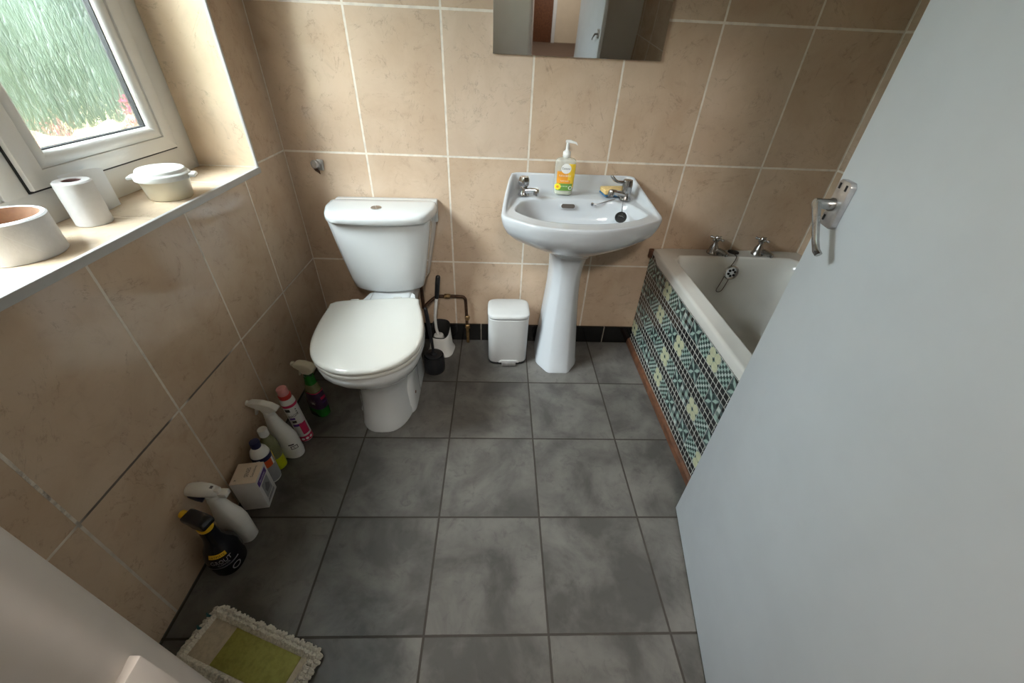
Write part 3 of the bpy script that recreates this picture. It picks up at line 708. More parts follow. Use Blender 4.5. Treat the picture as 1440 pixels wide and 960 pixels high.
path = [Vector((.372, -.05, .5575)), Vector((.366, -.08, .5575)), Vector((.362, -.096, .562))] + [on_end(x, z) for x, z in ((.355, .545), (.343, .52), (.336, .5), (.328, .478), (.32, .45), (.312, .425), (.306, .408), (.308, .398), (.32, .396), (.332, .404), (.342, .43), (.351, .462), (.356, .478))]
G().tube(catmull(path, 5, False), .0017, 6).build('plug_chain', M_copper, bath)

# ------------------------------------------------------------------ mirror, wall fitting, pipe
mr = empty('wall_mirror', 'frameless rectangular mirror on the wall above the washbasin', 'mirror', (1.146, -.001, 1.27))
G().box((-.306, -.007, 0), (.306, -.003, .52), 0, .001).build('mirror_glass', M_mirror, mr)
G().box((-.304, -.003, .002), (.304, 0, .518), 0, 0).build('backing', M_wood, mr)
wf = empty('wall_hook_base', 'small broken chrome fitting on the tiles above the cistern', 'wall fitting', (.124, -.001, .872))
G().box((.0, -.008, -.02), (.026, 0, .022), 0, .003, Matrix.Rotation(math.radians(4), 4, 'Y')).build('back_plate', M_alu, wf)
G().rev([(.015, 0), (.0165, .006), (.0165, .018), (.014, .02), (.013, .0185), (.0, .0185)], 20, 0, Matrix.Translation((.0, -.004, .002)) @ Matrix.Rotation(math.radians(80), 4, 'X') @ Matrix.Rotation(math.radians(-15), 4, 'Y')).build('boss', M_alu, wf)
G().tube([(-.018, -.012, -.002), (-.004, -.014, -.018), (.005, -.013, -.026), (.008, -.012, -.034)], [.003, .006, .0045, .002], 8).build('hook_stub', M_copper, wf)
sp = empty('water_pipe', 'tarnished copper water pipe bent along the wall behind the toilet brushes', 'pipe', (.72, -.03, 0))
PP = [(0, 0, 0), (0, 0, .05), (-.002, 0, .11)]
G().tube(catmull(PP, 4, False), .0085, 12).build('riser', M_brass, sp)
PP = [(-.002, 0, .1), (-.004, 0, .2), (-.006, 0, .258), (-.012, 0, .272), (-.026, 0, .279), (-.1, 0, .28), (-.15, -.005, .277), (-.182, -.03, .262), (-.203, -.056, .25), (-.206, -.064, .262), (-.206, -.068, .402)]
G().tube(catmull(PP, 5, False), .0078, 12).build('pipe_run', M_copper, sp)
for z in (.085, .14): G().rev([(.008, z), (.013, z + .005), (.013, z + .025), (.008, z + .03)], 6).build('fitting', M_brass, sp)
g = G(); g.tube([(-.112, 0, .28), (-.108, 0, .28), (-.085, 0, .28), (-.08, 0, .28)], [.008, .0125, .0125, .008], 8); g.build('fitting', M_brass, sp)

# ------------------------------------------------------------------ toilet brushes
hb = empty('toilet_brush_holder', 'white toilet brush holder with dark inside, against the back wall', 'toilet brush holder', (.588, -.105, 0), math.radians(-8))
def sq(a, b, z, N=48, dz=0): return [(x, y, z + dz * (1 if y > 0 else 0)) for x, y, _ in sup(a, b, 4, N)]
def sq2(a, b, z, tilt): return [(x, y, z + tilt * y) for x, y, _ in sup(a, b, 3.2, 48)]
G().loft([sq2(.064, .064, 0, 0), sq2(.066, .066, .006, 0), sq2(.062, .062, .014, 0), sq2(.055, .055, .03, 0), sq2(.049, .049, .1, .5), sq2(.047, .047, .13, .55), sq2(.0455, .0455, .132, .55), sq2(.044, .044, .128, .55), sq2(.042, .042, .05, 0)], True, True).build('holder_shell', M_whitepl, hb)
G().loft([sq2(.0405, .0405, .052, 0), sq2(.0445, .0445, .126, .55), sq2(.0485, .0485, .133, .55), sq2(.0475, .0475, .136, .55), sq2(.0425, .0425, .131, .55), sq2(.038, .038, .056, 0)], True, True).build('inner_cup', M_rubber, hb)
b1 = empty('toilet_brush', 'white toilet brush with black grip standing in the white holder', 'toilet brush', (.578, -.105, .062), 0)
pth = [(0, 0, .03), (-.008, -.006, .08), (-.008, -.01, .15), (0.0, -.012, .21), (.008, -.014, .262)]
G().tube(catmull(pth, 5, False), .0075, 12).build('handle', M_whitepl, b1)
G().tube([(.008, -.014, .258), (.012, -.0145, .29), (.018, -.015, .34), (.0225, -.0155, .372), (.0235, -.0155, .377)], [.0095, .011, .0115, .011, .007], 14).build('grip', M_black, b1)
G().rev([(.013, .003), (.026, .006), (.028, .02), (.024, .035), (.008, .04)], 20).build('brush_head', M_whitepl, b1)
hk = empty('toilet_brush_pot', 'round black toilet brush pot on the floor beside the toilet', 'toilet brush holder', (.573, -.262, 0))
G().rev([(.046, 0), (.049, .004), (.0505, .03), (.0485, .085), (.0465, .092), (.044, .09), (.044, .05), (.0, .05)], 32).build('pot', M_black, hk)
b2 = empty('toilet_brush', 'slim black toilet brush standing in the round black pot', 'toilet brush', (.573, -.262, .051))
G().rev([(.012, 0), (.036, .004), (.041, .02), (.041, .044), (.037, .047), (.018, .047), (.015, .055), (.009, .058)], 28).build('brush_head', M_black, b2)
G().tube([(0, 0, .055), (-.002, .0, .1), (-.007, .002, .16), (-.013, .004, .25), (-.017, .005, .295)], [.0065, .0062, .0085, .0092, .0085], 14).rev([(.0085, 0), (.0065, .006), (.002, .009)], 14, 0, Matrix.Translation((-.017, .005, .293))).build('handle', M_black, b2)

# ------------------------------------------------------------------ pedal bin
bn = empty('pedal_bin', 'small white pedal bin between the toilet and the basin pedestal', 'bin', (.928, -.135, 0), math.radians(1))
def bs(a, b, z, n=5): return sup(a, b, n, 56, 0, 0, z)
G().loft([bs(.094, .079, 0), bs(.096, .081, .004), bs(.096, .081, .012), bs(.094, .079, .014)]).build('base_ring', M_black, bn)
G().loft([bs(.0935, .0785, .011), bs(.0955, .0805, .016), bs(.0975, .082, .262), bs(.0955, .08, .264)]).build('body', M_bin, bn)
G().loft([bs(.0945, .079, .2645), bs(.0965, .081, .266), bs(.0965, .081, .269), bs(.0945, .079, .270)]).build('gap_band', M_greyprint, bn)
G().loft([bs(.0945, .079, .2695), bs(.099, .0835, .271), bs(.1, .0845, .277), bs(.0985, .083, .284), bs(.093, .0775, .2885), bs(.08, .066, .2905), bs(.03, .025, .292)]).build('lid', M_bin, bn)
G().prism([(-.05, .018), (-.043, .026), (-.036, .0285), (.036, .0285), (.043, .026), (.05, .018), (.05, .014), (-.05, .014)], .006, .001, 0, Matrix.Translation((.006, -.0815, 0))).build('pedal_surround', M_bin, bn)
G().prism([(-.036, .012), (-.031, .024), (.031, .024), (.036, .012), (.034, .007), (-.034, .007)], .03, .0025, 0, Matrix.Translation((.006, -.087, 0))).build('pedal', M_alu, bn)

# ------------------------------------------------------------------ things on the basin
class Body:
    """bottle body from a profile [(z, rx, ry)]; labels and words wrap on surf()"""
    def __init__(s, prof, n=2.4, N=48): s.p = prof; s.n = n; s.N = N
    def at(s, z):
        p = s.p
        for a, b in zip(p, p[1:]):
            if a[0] <= z <= b[0]:
                k = (z - a[0]) / max(1e-9, b[0] - a[0]); return a[1] + (b[1] - a[1]) * k, a[2] + (b[2] - a[2]) * k, (a[3] if len(a) > 3 else 0) * (1 - k) + (b[3] if len(b) > 3 else 0) * k
        return p[-1][1], p[-1][2], p[-1][3] if len(p[-1]) > 3 else 0
    def surf(s, th, z, eps=0.):
        rx, ry, ox = s.at(z); c, q = math.cos(th), math.sin(th); n = s.n
        d = (abs(c / (rx + eps)) ** n + abs(q / (ry + eps)) ** n) ** (-1 / n)
        return (d * c + ox, d * q, z)
    def mesh(s): return G().loft([[s.surf(2 * PI * i / s.N, z[0]) for i in range(s.N)] for z in s.p])
    def patch(s, g, th0, th1, z0, z1, mi=0, eps=.0006, nu=20, nv=6):
        v = []; f = []
        for j in range(nv + 1):
            for i in range(nu + 1): v.append(s.surf(th0 + (th1 - th0) * i / nu, z0 + (z1 - z0) * j / nv, eps))
        for j in range(nv):
            for i in range(nu): a = j * (nu + 1) + i; f.append([a, a + 1, a + nu + 2, a + nu + 1])
        return g.add(v, f, mi)
    def ang(s, th, x, z):
        p0 = s.surf(th, z); tx, ty = -math.sin(th), math.cos(th); lo, hi = th - 1.45, th + 1.45
        for _ in range(22):
            m = (lo + hi) / 2; q = s.surf(m, z)
            if (q[0] - p0[0]) * tx + (q[1] - p0[1]) * ty < x: lo = m
            else: hi = m
        return (lo + hi) / 2
    def word(s, g, txt, th, z, h, w=None, mi=0, eps=.0012, slope=0.):
        v, f = text_geo(txt, h, w)
        return g.add([s.surf(s.ang(th, x, z), z + y + slope * x, eps) for x, y in v], f, mi)
    def disc(s, g, th, z, r, mi=0, eps=.0012, hole=0., k=18, sx=1., dx=0.):
        P = [s.surf(s.ang(th, dx + sx * r * math.cos(2 * PI * i / k), z), z + r * math.sin(2 * PI * i / k), eps) for i in range(k)]
        if not hole: return g.add(P, [list(range(k))], mi)
        Q = [s.surf(s.ang(th, dx + sx * hole * math.cos(2 * PI * i / k), z), z + hole * math.sin(2 * PI * i / k), eps) for i in range(k)]
        return g.add(P + Q, [[i, (i + 1) % k, k + (i + 1) % k, k + i] for i in range(k)], mi)

so = empty('soap_dispenser', 'clear pump bottle of hand soap with orange and green label', 'soap bottle', (1.137, -.068, .8075), math.radians(-4))
SB = Body([(0, .034, .02), (.004, .0375, .0225), (.02, .0395, .0235), (.11, .0425, .0245), (.128, .042, .0235), (.136, .034, .02), (.14, .016, .0145), (.143, .0145, .0145)], 3.2)
SB.mesh().build('bottle', M_clear, so)
SL = Body([(.003, .0345, .0195), (.006, .036, .021), (.02, .0378, .022), (.022, .0378, .022)], 3.2); SL.mesh().build('soap_liquid', M_soapliquid, so)
g = G(); F = -PI / 2
def pxr(x0, x1, z0, z1, mi, eps): SB.patch(g, SB.ang(F, x0, (z0 + z1) / 2), SB.ang(F, x1, (z0 + z1) / 2), z0, z1, mi, eps, 14)
pxr(-.031, .022, .03, .092, 0, .0006); pxr(.012, .038, .06, .121, 1, .0009); pxr(-.031, .031, .018, .046, 2, .0012); pxr(.022, .036, .03, .062, 1, .0010)
lb = g.build('front_label', [M_label_or, M_label_ye, M_label_gr], so)
g = G(); SB.disc(g, F, .103, .019, 0, .0016, sx=1.0, dx=.002); g.build('label_badge', M_white, lb)
g = G(); SB.disc(g, F, .03, .0075, 0, .0016, .005, dx=.024); g.build('label_seal', M_white, lb)
g = G(); SB.word(g, 'Cussons', F + .03, .104, .008, .030, 0, .0021); g.build('brand_lettering', M_darkprint, lb)
g = G(); SB.word(g, 'PURE & GENTLE', F, .076, .0065, .044, 0, .0016); SB.word(g, 'hand wash', F, .057, .006, .03, 0, .0018); SB.word(g, 'kind to skin', F, .036, .005, .026, 0, .0018); g.build('label_lettering', M_white, lb)
g = G()
for k in range(9):
    a = k * 2 * PI / 9; SB.disc(g, F, .033 + .0085 * math.sin(a), .0045, 0, .0018, 0, 10, dx=-.024 + .0085 * math.cos(a))
SB.disc(g, F, .033, .005, 1, .0022, dx=-.024); g.build('daisy', [M_daisy, M_label_or], lb)
pm = G().rev([(.0145, .141), (.0155, .143), (.0155, .16), (.013, .163), (.0085, .166), (.007, .17), (.006, .19), (.006, .196)], 24).build('pump_collar', M_whitepl, so)
G().prism([(-.009, .193), (.008, .193), (.03, .19), (.037, .185), (.0385, .187), (.033, .196), (.01, .203), (-.006, .203), (-.009, .2)], .011, .002).build('pump_nozzle', M_whitepl, pm)
G().tube([(0, 0, .02), (0, 0, .14)], .0035, 10).rev([(.006, .112), (.007, .115), (.007, .14)], 14).build('dip_tube', M_whitepl, so)
sg = empty('sponge_scourer', 'yellow sponge with blue scourer lying behind the right basin tap', 'sponge', (1.352, -.06, .8085), math.radians(8))
G().box((-.05, -.034, .0072), (.05, .034, .026), 0, .004).build('sponge_layer', M_spongey, sg)
G().box((-.05, -.034, .0), (.05, .034, .0074), 0, .002).build('scourer_layer', M_spongeb, sg)

# ------------------------------------------------------------------ things on the sill
def roll(name, lab, loc, r, ri, h, mcore, wall):
    e = empty(name, lab, 'paper roll', loc)
    G().rev([(ri + wall, 0), (r - .002, 0), (r, .002), (r, h - .003), (r - .003, h), (ri + wall, h), (ri + wall, 0)], 56, cap=False).build('paper', M_paper, e)
    G().rev([(ri, .0005), (ri, h - .0008), (ri + wall, h - .0008), (ri + wall, .0005), (ri, .0005)], 40, cap=False).build('core', mcore, e)
    return e
r1 = roll('paper_roll', 'wide low paper roll with brown core at the left of the sill', (-.12, -.97, WZ0), .07, .0595, .08, M_card, .0012)
g = G(); v = []
for k in range(12):
    t = -1.0 + k * .06; z = .075 - k * .0052
    v += [((.0706) * math.cos(t), (.0706) * math.sin(t), z + .0012), ((.0706) * math.cos(t + .012), (.0706) * math.sin(t + .012), z - .0012)]
g.add(v, [[2 * k, 2 * k + 2, 2 * k + 3, 2 * k + 1] for k in range(11)]); g.build('torn_edge', M_sheet, r1)
r2 = roll('paper_towel_roll', 'narrow upright paper roll in the middle of the sill', (-.122, -.785, WZ0), .036, .0165, .1, M_card2, .0015)
rings = []
for k in range(13):
    t = k / 12
    rings.append([(-.034 - .006 * t + .004 * math.sin(3 * t), .008 + .128 * t, .0005), (-.034 - .006 * t + .004 * math.sin(3 * t), .008 + .128 * t, .106 - .012 * t ** 3), (-.0334 - .006 * t + .004 * math.sin(3 * t), .008 + .128 * t, .106 - .012 * t ** 3), (-.0334 - .006 * t + .004 * math.sin(3 * t), .008 + .128 * t, .0005)])
G().loft(rings).build('loose_sheet', M_sheet, r2)
tb = empty('lidded_tub', 'round cream plastic tub with white snap lid on the sill', 'tub', (-.076, -.57, WZ0), math.radians(20))
G().rev([(.05, 0), (.053, .003), (.0605, .054), (.0635, .055), (.0635, .058), (.059, .058), (.056, .054), (.049, .006), (.0, .006)], 48).build('tub_body', M_creampl, tb)
ld = G().rev([(.0645, .052), (.0675, .053), (.0672, .064), (.0645, .0675), (.060, .0695), (.058, .076), (.055, .0785), (.03, .0785), (.027, .0765), (.012, .0765), (.010, .0785), (.0, .0785)], 48).build('lid', M_lidpl, tb)
for a in (.0, PI): G().prism([(.06, .056), (.078, .053), (.081, .057), (.079, .062), (.064, .064)], .036, .002, 0, Matrix.Rotation(a, 4, 'Z')).build('lid_tab', M_lidpl, ld)

# ------------------------------------------------------------------ cleaning bottles along the window wall
CAMDIR = lambda x, y: math.atan2(-1.776 - y, .868 - x)
def spray_head(parent, z, az, mat, matc, matn, kind=0, sc=1., trig=None):
    M = rz(az) @ Matrix.Translation((0, 0, z)) @ Matrix.Scale(sc, 4)
    G().rev([(.0165, 0), (.0175, .002), (.0175, .015), (.0155, .018)], 24, 0, M).build('collar', matc, parent)
    if kind == 0:
        pts = [(-.026, .024), (-.014, .016), (.012, .016), (.016, .028), (.04, .036), (.062, .04), (.064, .05), (.05, .056), (.02, .062), (-.008, .06), (-.026, .048), (-.034, .034)]
    elif kind == 1:
        pts = [(-.042, .03), (-.02, .02), (-.014, .014), (.014, .014), (.018, .026), (.046, .038), (.06, .044), (.062, .052), (.05, .058), (.012, .06), (-.02, .052), (-.044, .036)]
    elif kind == 4:
        pts = [(-.034, .03), (-.014, .014), (.014, .014), (.02, .03), (.044, .044), (.046, .056), (.03, .064), (.0, .066), (-.026, .058), (-.038, .044)]
    elif kind == 3:
        pts = [(-.024, .022), (-.014, .014), (.014, .014), (.026, .024), (.044, .03), (.044, .046), (.03, .05), (.0, .05), (-.02, .046), (-.028, .034)]
    else:
        pts = [(-.05, .046), (-.022, .03), (-.014, .014), (.014, .014), (.018, .028), (.05, .036), (.066, .044), (.064, .054), (.036, .066), (.0, .07), (-.03, .064)]
    if kind == 3: nx, nz = .043, .038
    elif kind == 4: nx, nz = .044, .05
    else: nx, nz = .058, .047
    G().prism(pts, .034 if kind >= 3 else .026, .009 if kind >= 3 else .0055, 0, M, 3).build('spray_head', mat, parent, angle=60)
    G().prism([(.02, .03), (.03, .03), (.035, .012), (.04, -.002), (.034, -.005), (.027, .012)] if kind >= 3 else [(.03, .034), (.04, .036), (.047, .012), (.052, -.004), (.046, -.007), (.038, .012)], .012, .0025, 0, M).build('trigger', trig or mat, parent)
    G().rev([(.0085, 0), (.01, .002), (.01, .012), (.008, .014)], 16, 0, M @ Matrix.Translation((nx, 0, nz)) @ Matrix.Rotation(PI / 2, 4, 'Y')).build('nozzle', matn, parent)

# 1 black grout spray
x, y = .076, -1.172
e = empty('spray_bottle', 'black spray bottle with yellow nozzle, front of the floor row', 'spray bottle', (x, y, 0), 0)
B1 = Body([(0, .036, .040), (.004, .040, .045), (.05, .042, .049), (.085, .041, .047), (.105, .036, .038), (.125, .027, .027), (.15, .021, .021), (.186, .0185, .0185), (.192, .0165, .0165)], 2.3)
B1.mesh().build('bottle', M_blackgloss, e)
spray_head(e, .188, PI - .3, M_blackgloss, M_yellow, M_yellow, 3, 1.1)
th = CAMDIR(x, y) - .5
g = G(); B1.patch(g, th - .55, th + .55, .096, .108, 0, .0008); lb = g.build('yellow_strip', M_yellow, e)
g = G(); B1.word(g, 'ULTIMATE', th, .102, .006, .034, 0, .0016); g.build('strip_lettering', M_blackgloss, lb)
g = G(); B1.word(g, 'GROUT', th + .08, .082, .0145, .05, 0, .0012); B1.word(g, 'CLEANER', th + .14, .068, .006, .03, 0, .0012); g.build('label_lettering', M_silver, e)
g = G(); B1.disc(g, th + .62, .03, .0125, 0, .0012, .0095); g.build('label_seal', M_silver, e)
g = G(); B1.patch(g, th - .9, th + 1., .054, .058, 0, .001); g.build('label_line', M_greyprint, e)
# 2 white trigger spray with navy underside
x, y = .068, -1.09
e = empty('spray_bottle', 'white spray bottle with navy trigger, behind the black bottle', 'spray bottle', (x, y, 0), math.radians(-8))
B2 = Body([(0, .043, .024, .002), (.004, .046, .027, .002), (.1, .045, .0275, .002), (.125, .040, .026, .0), (.15, .029, .022, -.006), (.175, .021, .019, -.01), (.2, .0175, .0175, -.012), (.205, .016, .016, -.012)], 2.9)
B2.mesh().build('bottle', M_whitepl, e)
hd2 = bpy.data.objects.new('head', None); COL.objects.link(hd2); hd2.parent = e; hd2.location = (-.012, 0, .2); hd2.rotation_euler = (0, 0, PI + .12)
G().rev([(.0165, 0), (.0175, .003), (.0175, .016), (.015, .02)], 22).build('collar', M_whitepl, hd2)
G().loft([sup(.001, .001, 2, 20, .082, 0, .036)] + [[(xx, a * w, zc + b * hh) for a, b in [(math.cos(2 * PI * i / 20), math.sin(2 * PI * i / 20)) for i in range(20)]] for xx, w, hh, zc in ((.08, .007, .007, .038), (.07, .015, .012, .041), (.05, .0195, .018, .043), (.025, .021, .021, .043), (.0, .019, .021, .040), (-.018, .015, .018, .035), (-.026, .009, .012, .032))]).build('spray_head', M_whitepl, hd2, angle=60)
G().prism([(.064, .034), (.02, .034), (.017, .014), (.026, -.002), (.042, .006), (.057, .022)], .03, .003).build('trigger', M_navy, hd2)
G().box((-.05, -.012, .018), (-.026, .012, .036), 0, .004).box((-.032, -.008, .03), (-.01, .008, .05), 0, .003).box((-.016, -.004, .0535), (-.006, .004, .0565), 1, 0).build('nozzle_cap', [M_whitepl, M_greyprint], hd2)
# 3 carton
e = empty('carton', 'small white carton with purple strip and beige top', 'carton', (.0655, -.962, 0), math.radians(8))
G().box((-.039, -.04, .0), (.039, .04, .142), 0, .0012).build('box', M_boxcard, e)
G().box((-.0392, -.0402, .1405), (.0392, .0402, .1432), 0, .0008).build('top_flap', M_boxtop, e)
def flat_word(g, txt, h, w, M, mi=0):
    v, f = text_geo(txt, h, w); g.add([(a, b, 0) for a, b in v], f, mi, M)
g = G(); MT = Matrix.Translation((0, 0, .1436)) @ Matrix.Rotation(PI / 2, 4, 'Z')
flat_word(g, 'SENSES', .012, .036, MT @ Matrix.Translation((.002, -.002, 0))); flat_word(g, 'Sensitive', .008, .044, MT @ Matrix.Translation((.004, -.02, 0))); flat_word(g, 'x', .006, None, MT @ Matrix.Translation((-.026, .026, 0)))
g.build('top_lettering', M_darkprint, e)
g = G().box((.0388, -.036, .108), (.0396, .03, .13), 0).build('purple_strip', M_violet, e)
MR = Matrix.Translation((.0399, -.002, .119)) @ Matrix.Rotation(PI / 2, 4, 'Z') @ Matrix.Rotation(PI / 2, 4, 'X')
q = G(); flat_word(q, 'Sensitive', .009, .042, MR); q.build('strip_lettering', M_white, g)
g = G().box((.0388, -.024, .032), (.0394, .022, .1), 0)
for k in range(4): g.box((.0392, -.03 + .002 * k, .014 + .0035 * k), (.0396, .026, .0155 + .0035 * k), 1)
g.prism([(-.012, .05), (.012, .05), (.016, .066), (.0, .086), (-.016, .066)], .0008, 0, 1, Matrix.Translation((.0396, 0, 0)) @ Matrix.Rotation(PI / 2, 4, 'Z'))
g.build('side_print', [M_silver, M_greyprint], e)
# 4 bottle with navy cap
x, y = .066, -.878
e = empty('cleaner_bottle', 'white shouldered bottle with navy cap and orange label patch', 'bottle', (x, y, 0), 0)
B4 = Body([(0, .027, .027), (.003, .03, .03), (.125, .03, .03), (.14, .0295, .0295), (.155, .026, .026), (.167, .018, .018), (.172, .014, .014), (.176, .0125, .0125)], 2.0)
B4.mesh().build('bottle', M_whitepl, e)
G().rev([(.0148, .172), (.0155, .174), (.0155, .196), (.0145, .198), (.0, .198)], 24).build('cap', M_navy, e)
g = G(); th = CAMDIR(x, y)
B4.patch(g, th - 1.9, th + 1.9, .008, .138, 0, .0005); B4.patch(g, th - 1.9, th + 1.9, .118, .138, 1, .0009); B4.patch(g, th - 2., th - .05, .01, .118, 4, .0009); B4.patch(g, th - .15, th + .75, .085, .118, 2, .0012); B4.patch(g, th - .7, th - .35, .123, .131, 3, .0013)
B4.patch(g, th + .75, th + 1.0, .012, .118, 3, .0012); B4.patch(g, th + .2, th + 1.9, .012, .084, 0, .0014)
g.build('label', [M_silver, M_navy, M_orange, M_white, M_darkprint], e)
# 5 lime bottle
x, y = .068, -.825
e = empty('lime_bottle', 'clear bottle of lime green liquid with white cap', 'bottle', (x, y, 0), 0)
B5 = Body([(0, .024, .024), (.004, .0275, .0275), (.03, .028, .028), (.05, .0265, .0265), (.06, .0265, .0265)], 2.0); B5.mesh().build('lower_bottle', M_lime, e)
B5b = Body([(.06, .0265, .0265), (.075, .028, .028), (.1, .0285, .0285), (.125, .027, .027), (.145, .0215, .0215), (.162, .0145, .0145), (.17, .0125, .0125)], 2.0); B5b.mesh().build('upper_bottle', M_olive, e)
th = CAMDIR(x, y); g = G(); B5b.patch(g, th - 1.4, th - .1, .065, .115, 0, .0006); B5.disc(g, th - .5, .045, .010, 0, .0008); lb = g.build('label', M_label_ye, e)
g = G(); B5b.disc(g, th - .7, .09, .009, 0, .0012); g.build('label_motif', M_white, lb)
G().rev([(.0145, .168), (.0158, .17), (.0158, .196), (.0145, .199), (.0, .199)], 24).build('cap', M_whitepl, e)
# 6 white bleach spray
x, y = .085, -.765
e = empty('spray_bottle', 'large plain white trigger spray beside the pink aerosol', 'spray bottle', (x, y, 0), math.radians(-12))
B6 = Body([(0, .044, .026, .006), (.005, .05, .031, .006), (.03, .052, .0325, .006), (.095, .048, .0315, .003), (.12, .041, .029, -.002), (.15, .030, .024, -.01), (.18, .0215, .02, -.016), (.205, .0175, .0175, -.019), (.21, .016, .016, -.019)], 2.3)
B6.mesh().build('bottle', M_whitepl, e)
h6 = bpy.data.objects.new('head', None); COL.objects.link(h6); h6.parent = e; h6.location = (-.019, 0, 0)
spray_head(h6, .205, PI + .1, M_whitepl, M_whitepl, M_whitepl, 1, 1.0)
g = G(); th = CAMDIR(x, y) + math.radians(12)
B6.patch(g, th - .05, th + .35, .076, .082, 0, .0008, 6, 1); B6.patch(g, th + .05, th + .55, .055, .072, 0, .0008, 8, 2); B6.patch(g, th + .1, th + .5, .0575, .0695, 1, .0012, 8, 2); B6.word(g, 'L', th + .3, .064, .008, None, 0, .0016); g.build('label', [M_darkprint, M_boxcard], e)
# 7 pink aerosol
x, y = .118, -.692
e = empty('aerosol_can', 'pink and white aerosol can with translucent pink cap', 'aerosol can', (x, y, .0022), 0); e.rotation_euler = (0, math.radians(-5), 0)
B7 = Body([(0, .0235, .0235), (.003, .0255, .0255), (.2, .0255, .0255), (.21, .0245, .0245), (.222, .02, .02)], 2.0)
B7.mesh().build('can', M_whitepl, e)
g = G(); th = CAMDIR(x, y)
B7.patch(g, 0, 2 * PI, .004, .03, 0, .0006, 40, 2); B7.patch(g, th - .1, th + .95, .04, .098, 0, .0006, 12, 4); B7.patch(g, 0, 2 * PI, .186, .198, 0, .0006, 40, 1)
B7.patch(g, th - .75, th - .15, .108, .120, 2, .0006, 8, 2); B7.patch(g, th - .9, th + .2, .088, .1, 3, .0006, 8, 2)
B7.patch(g, th - .9, th - .15, .125, .135, 3, .0007, 8, 1); B7.patch(g, th - 1., th - .3, .166, .18, 2, .0007, 8, 1)
for a in (-.5, .1, .7): B7.disc(g, th + a, .016, .006, 1, .001)
for k in range(3): B7.disc(g, th + .45, .15 + .011 * k, .0025, 2, .001)
B7.word(g, 'MAGIC', th - .15, .145, .011, .036, 2, .001, .25)
g.build('label', [M_pink, M_white, M_darkprint, M_violet], e)
G().rev([(.0205, .22), (.0215, .222), (.0215, .236), (.019, .238)], 28).build('red_collar', M_red, e)
G().rev([(.0185, .237), (.0185, .262), (.0165, .266), (.0, .266)], 28).build('cap', M_clearpink, e)
# 8 green trigger spray
x, y = .126, -.555
e = empty('spray_bottle', 'green spray bottle with dark label under the toilet seat edge', 'spray bottle', (x, y, 0), math.radians(-25))
B8 = Body([(0, .036, .024), (.005, .041, .028), (.04, .042, .0285), (.1, .04, .028), (.13, .034, .026), (.15, .026, .022), (.175, .02, .0195), (.215, .0165, .0165), (.22, .0155, .0155)], 2.8)
B8.mesh().build('bottle', M_green, e)
th = CAMDIR(x, y) + math.radians(25)
g = G(); B8.patch(g, th - 1.5, th + 1.5, .05, .135, 0, .0008); lb = g.build('label', M_purple, e)
g = G()
for k in range(9):
    a = th - .55; aa = .35 + k * .3
    r0 = sum(B8.at(.085)[:2]) / 2
    dx, dz = math.cos(aa), math.sin(aa); L = .03 if k % 2 else .022
    pts = [(.004 * dx - .001 * dz, .004 * dz + .001 * dx), (L * dx, L * dz), (.004 * dx + .001 * dz, .004 * dz - .001 * dx)]
    g.add([B8.surf(a + px / r0, .075 + pz, .0014) for px, pz in pts], [[0, 1, 2]])
g.build('label_burst', M_boxcard, lb)
g = G(); B8.patch(g, th + .35, th + .95, .098, .11, 0, .0014, 6, 1); B8.patch(g, th + .4, th + 1.0, .08, .084, 1, .0014, 6, 1); B8.patch(g, th - 1.4, th + 1.4, .132, .136, 0, .0014, 16, 1); g.build('label_print', [M_pink, M_violet], lb)
G().loft([[B8.surf(2 * PI * i / 32, z, .0006) for i in range(32)] for z in (.138, .15, .165, .172)], False, False).build('clear_shoulder', M_olive, e)
spray_head(e, .21, PI + .25, M_creampl, M_darkgreen, M_creampl, 4, 1.0)

# ------------------------------------------------------------------ mop pad at the bottom edge
mp_ = empty('mop_pad', 'white fluffy mop pad with olive green patch on the floor', 'mop', (.252, -1.411, 0), math.radians(-19))
G().box((-.15, -.06, .004), (.15, .045, .016), 0, .005).build('backing', M_padcloth, mp_)
G().box((-.075, -.05, .0155), (.13, .035, .0185), 0, .001).build('green_patch', M_padgreen, mp_)
g = G(); random.seed(3)
peri = []
for k in range(74): peri.append((-.16 + .32 * k / 73, .055, 0, 1))
for k in range(28): peri.append((-.165, .055 - .125 * k / 27, -1, 0))
for k in range(28): peri.append((.165, .055 - .125 * k / 27, 1, 0))
for k in range(74): peri.append((-.16 + .32 * k / 73, -.07, 0, -1))
for (px, py, nx, ny) in peri:
    for r in range(2):
        a = random.uniform(-.6, .6); c, s = math.cos(a), math.sin(a); dx, dy = nx * c - ny * s, nx * s + ny * c
        L = random.uniform(.010, .016); bx, by = px - nx * (.012 * r + .004), py - ny * (.012 * r + .004); z0 = .005 + .006 * r
        g.tube([(bx, by, z0 + .004), (bx + dx * L * .5, by + dy * L * .5, z0 + .012 + random.uniform(-.002, .003)), (bx + dx * L, by + dy * L, z0 + .004), (bx + dx * L * .6, by + dy * L * .6, z0)], [.0045, .005, .005, .004], 6)
o = g.build('chenille_fringe', M_chenille, mp_); o['kind'] = 'stuff'
g = G()
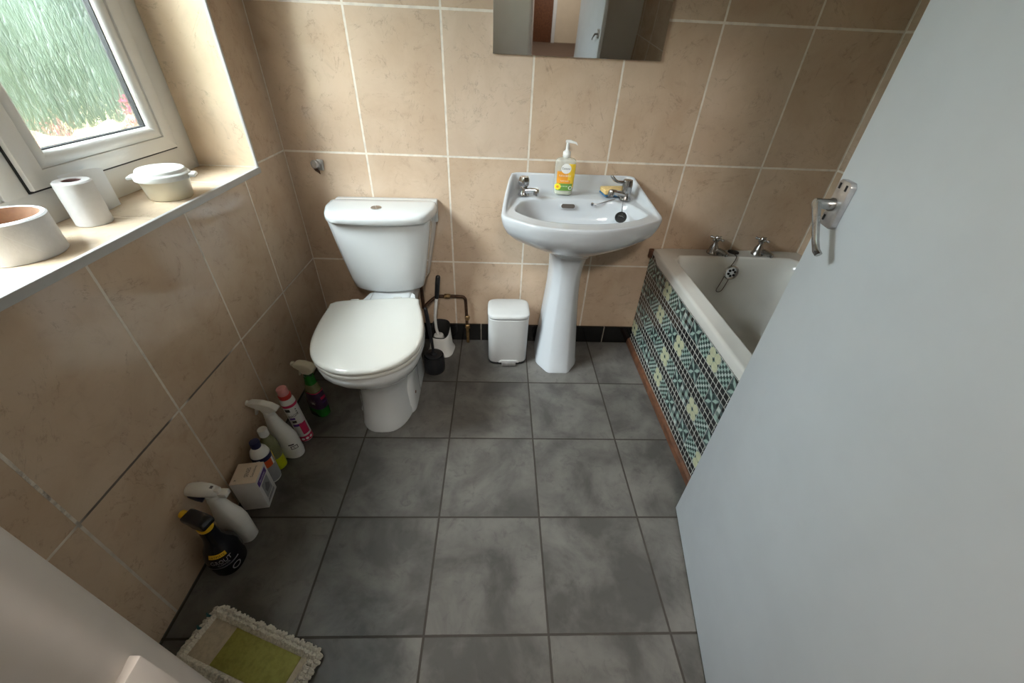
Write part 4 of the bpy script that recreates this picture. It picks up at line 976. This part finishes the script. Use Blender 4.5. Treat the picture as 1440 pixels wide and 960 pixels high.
for (px, py) in ((-.168, .035), (-.166, .005)): g.tube([(px - .012, py, .018), (px, py - .004, .025), (px + .014, py, .02)], [.002, .0035, .002], 6)
g.build('teal_stitch', M_teal, mp_)

# ------------------------------------------------------------------ camera
cam = bpy.data.cameras.new('camera'); co = bpy.data.objects.new('camera', cam); COL.objects.link(co)
f_px = 564.258; cam.sensor_width = 36; cam.lens = f_px / 1440 * 36; cam.clip_start = .01; cam.clip_end = 60
pit, yaw, rol = -.63521, .05084, .04787
fw = Vector((math.sin(yaw) * math.cos(pit), math.cos(yaw) * math.cos(pit), math.sin(pit)))
ri = Vector((math.cos(yaw), -math.sin(yaw), 0)); up = ri.cross(fw)
r2_ = ri * math.cos(rol) + up * math.sin(rol); u2_ = -ri * math.sin(rol) + up * math.cos(rol)
Mc = Matrix((r2_, u2_, -fw)).transposed().to_4x4(); Mc.translation = Vector((.86842, -1.7778, 1.29675)); co.matrix_world = Mc
S.camera = co

# ------------------------------------------------------------------ light
def area(name, loc, target, sx, sy, energy, col):
    l = bpy.data.lights.new(name, 'AREA'); l.shape = 'RECTANGLE'; l.size = sx; l.size_y = sy; l.energy = energy; l.color = col
    o = bpy.data.objects.new(name, l); COL.objects.link(o); o.location = loc
    o.rotation_euler = (Vector(target) - Vector(loc)).to_track_quat('-Z', 'Y').to_euler(); return o
area('sky_light', (-1.25, -1.35, 2.55), (.4, -.75, .95), 1.4, .9, 420, (.88, .95, 1.))
area('hall_fill_light', (1.0, -2.7, 2.33), (1.0, -2.7, 0), .35, .35, 30, (1., .93, .84))  # unseen fill lamp, added in the hall to brighten the jamb and bottles
w = bpy.data.worlds.new('world'); S.world = w; w.use_nodes = True
bg = w.node_tree.nodes['Background']; bg.inputs[0].default_value = (.86, .93, 1., 1); bg.inputs[1].default_value = .54
S.view_settings.view_transform = 'Standard'; S.view_settings.look = 'None'; S.view_settings.gamma = 1; S.view_settings.use_curve_mapping = False
S.view_settings.exposure = .58
S.cycles.use_denoising = True
S.cycles.max_bounces = 10; S.cycles.diffuse_bounces = 5; S.cycles.transparent_max_bounces = 12
S.cycles.sample_clamp_indirect = 6
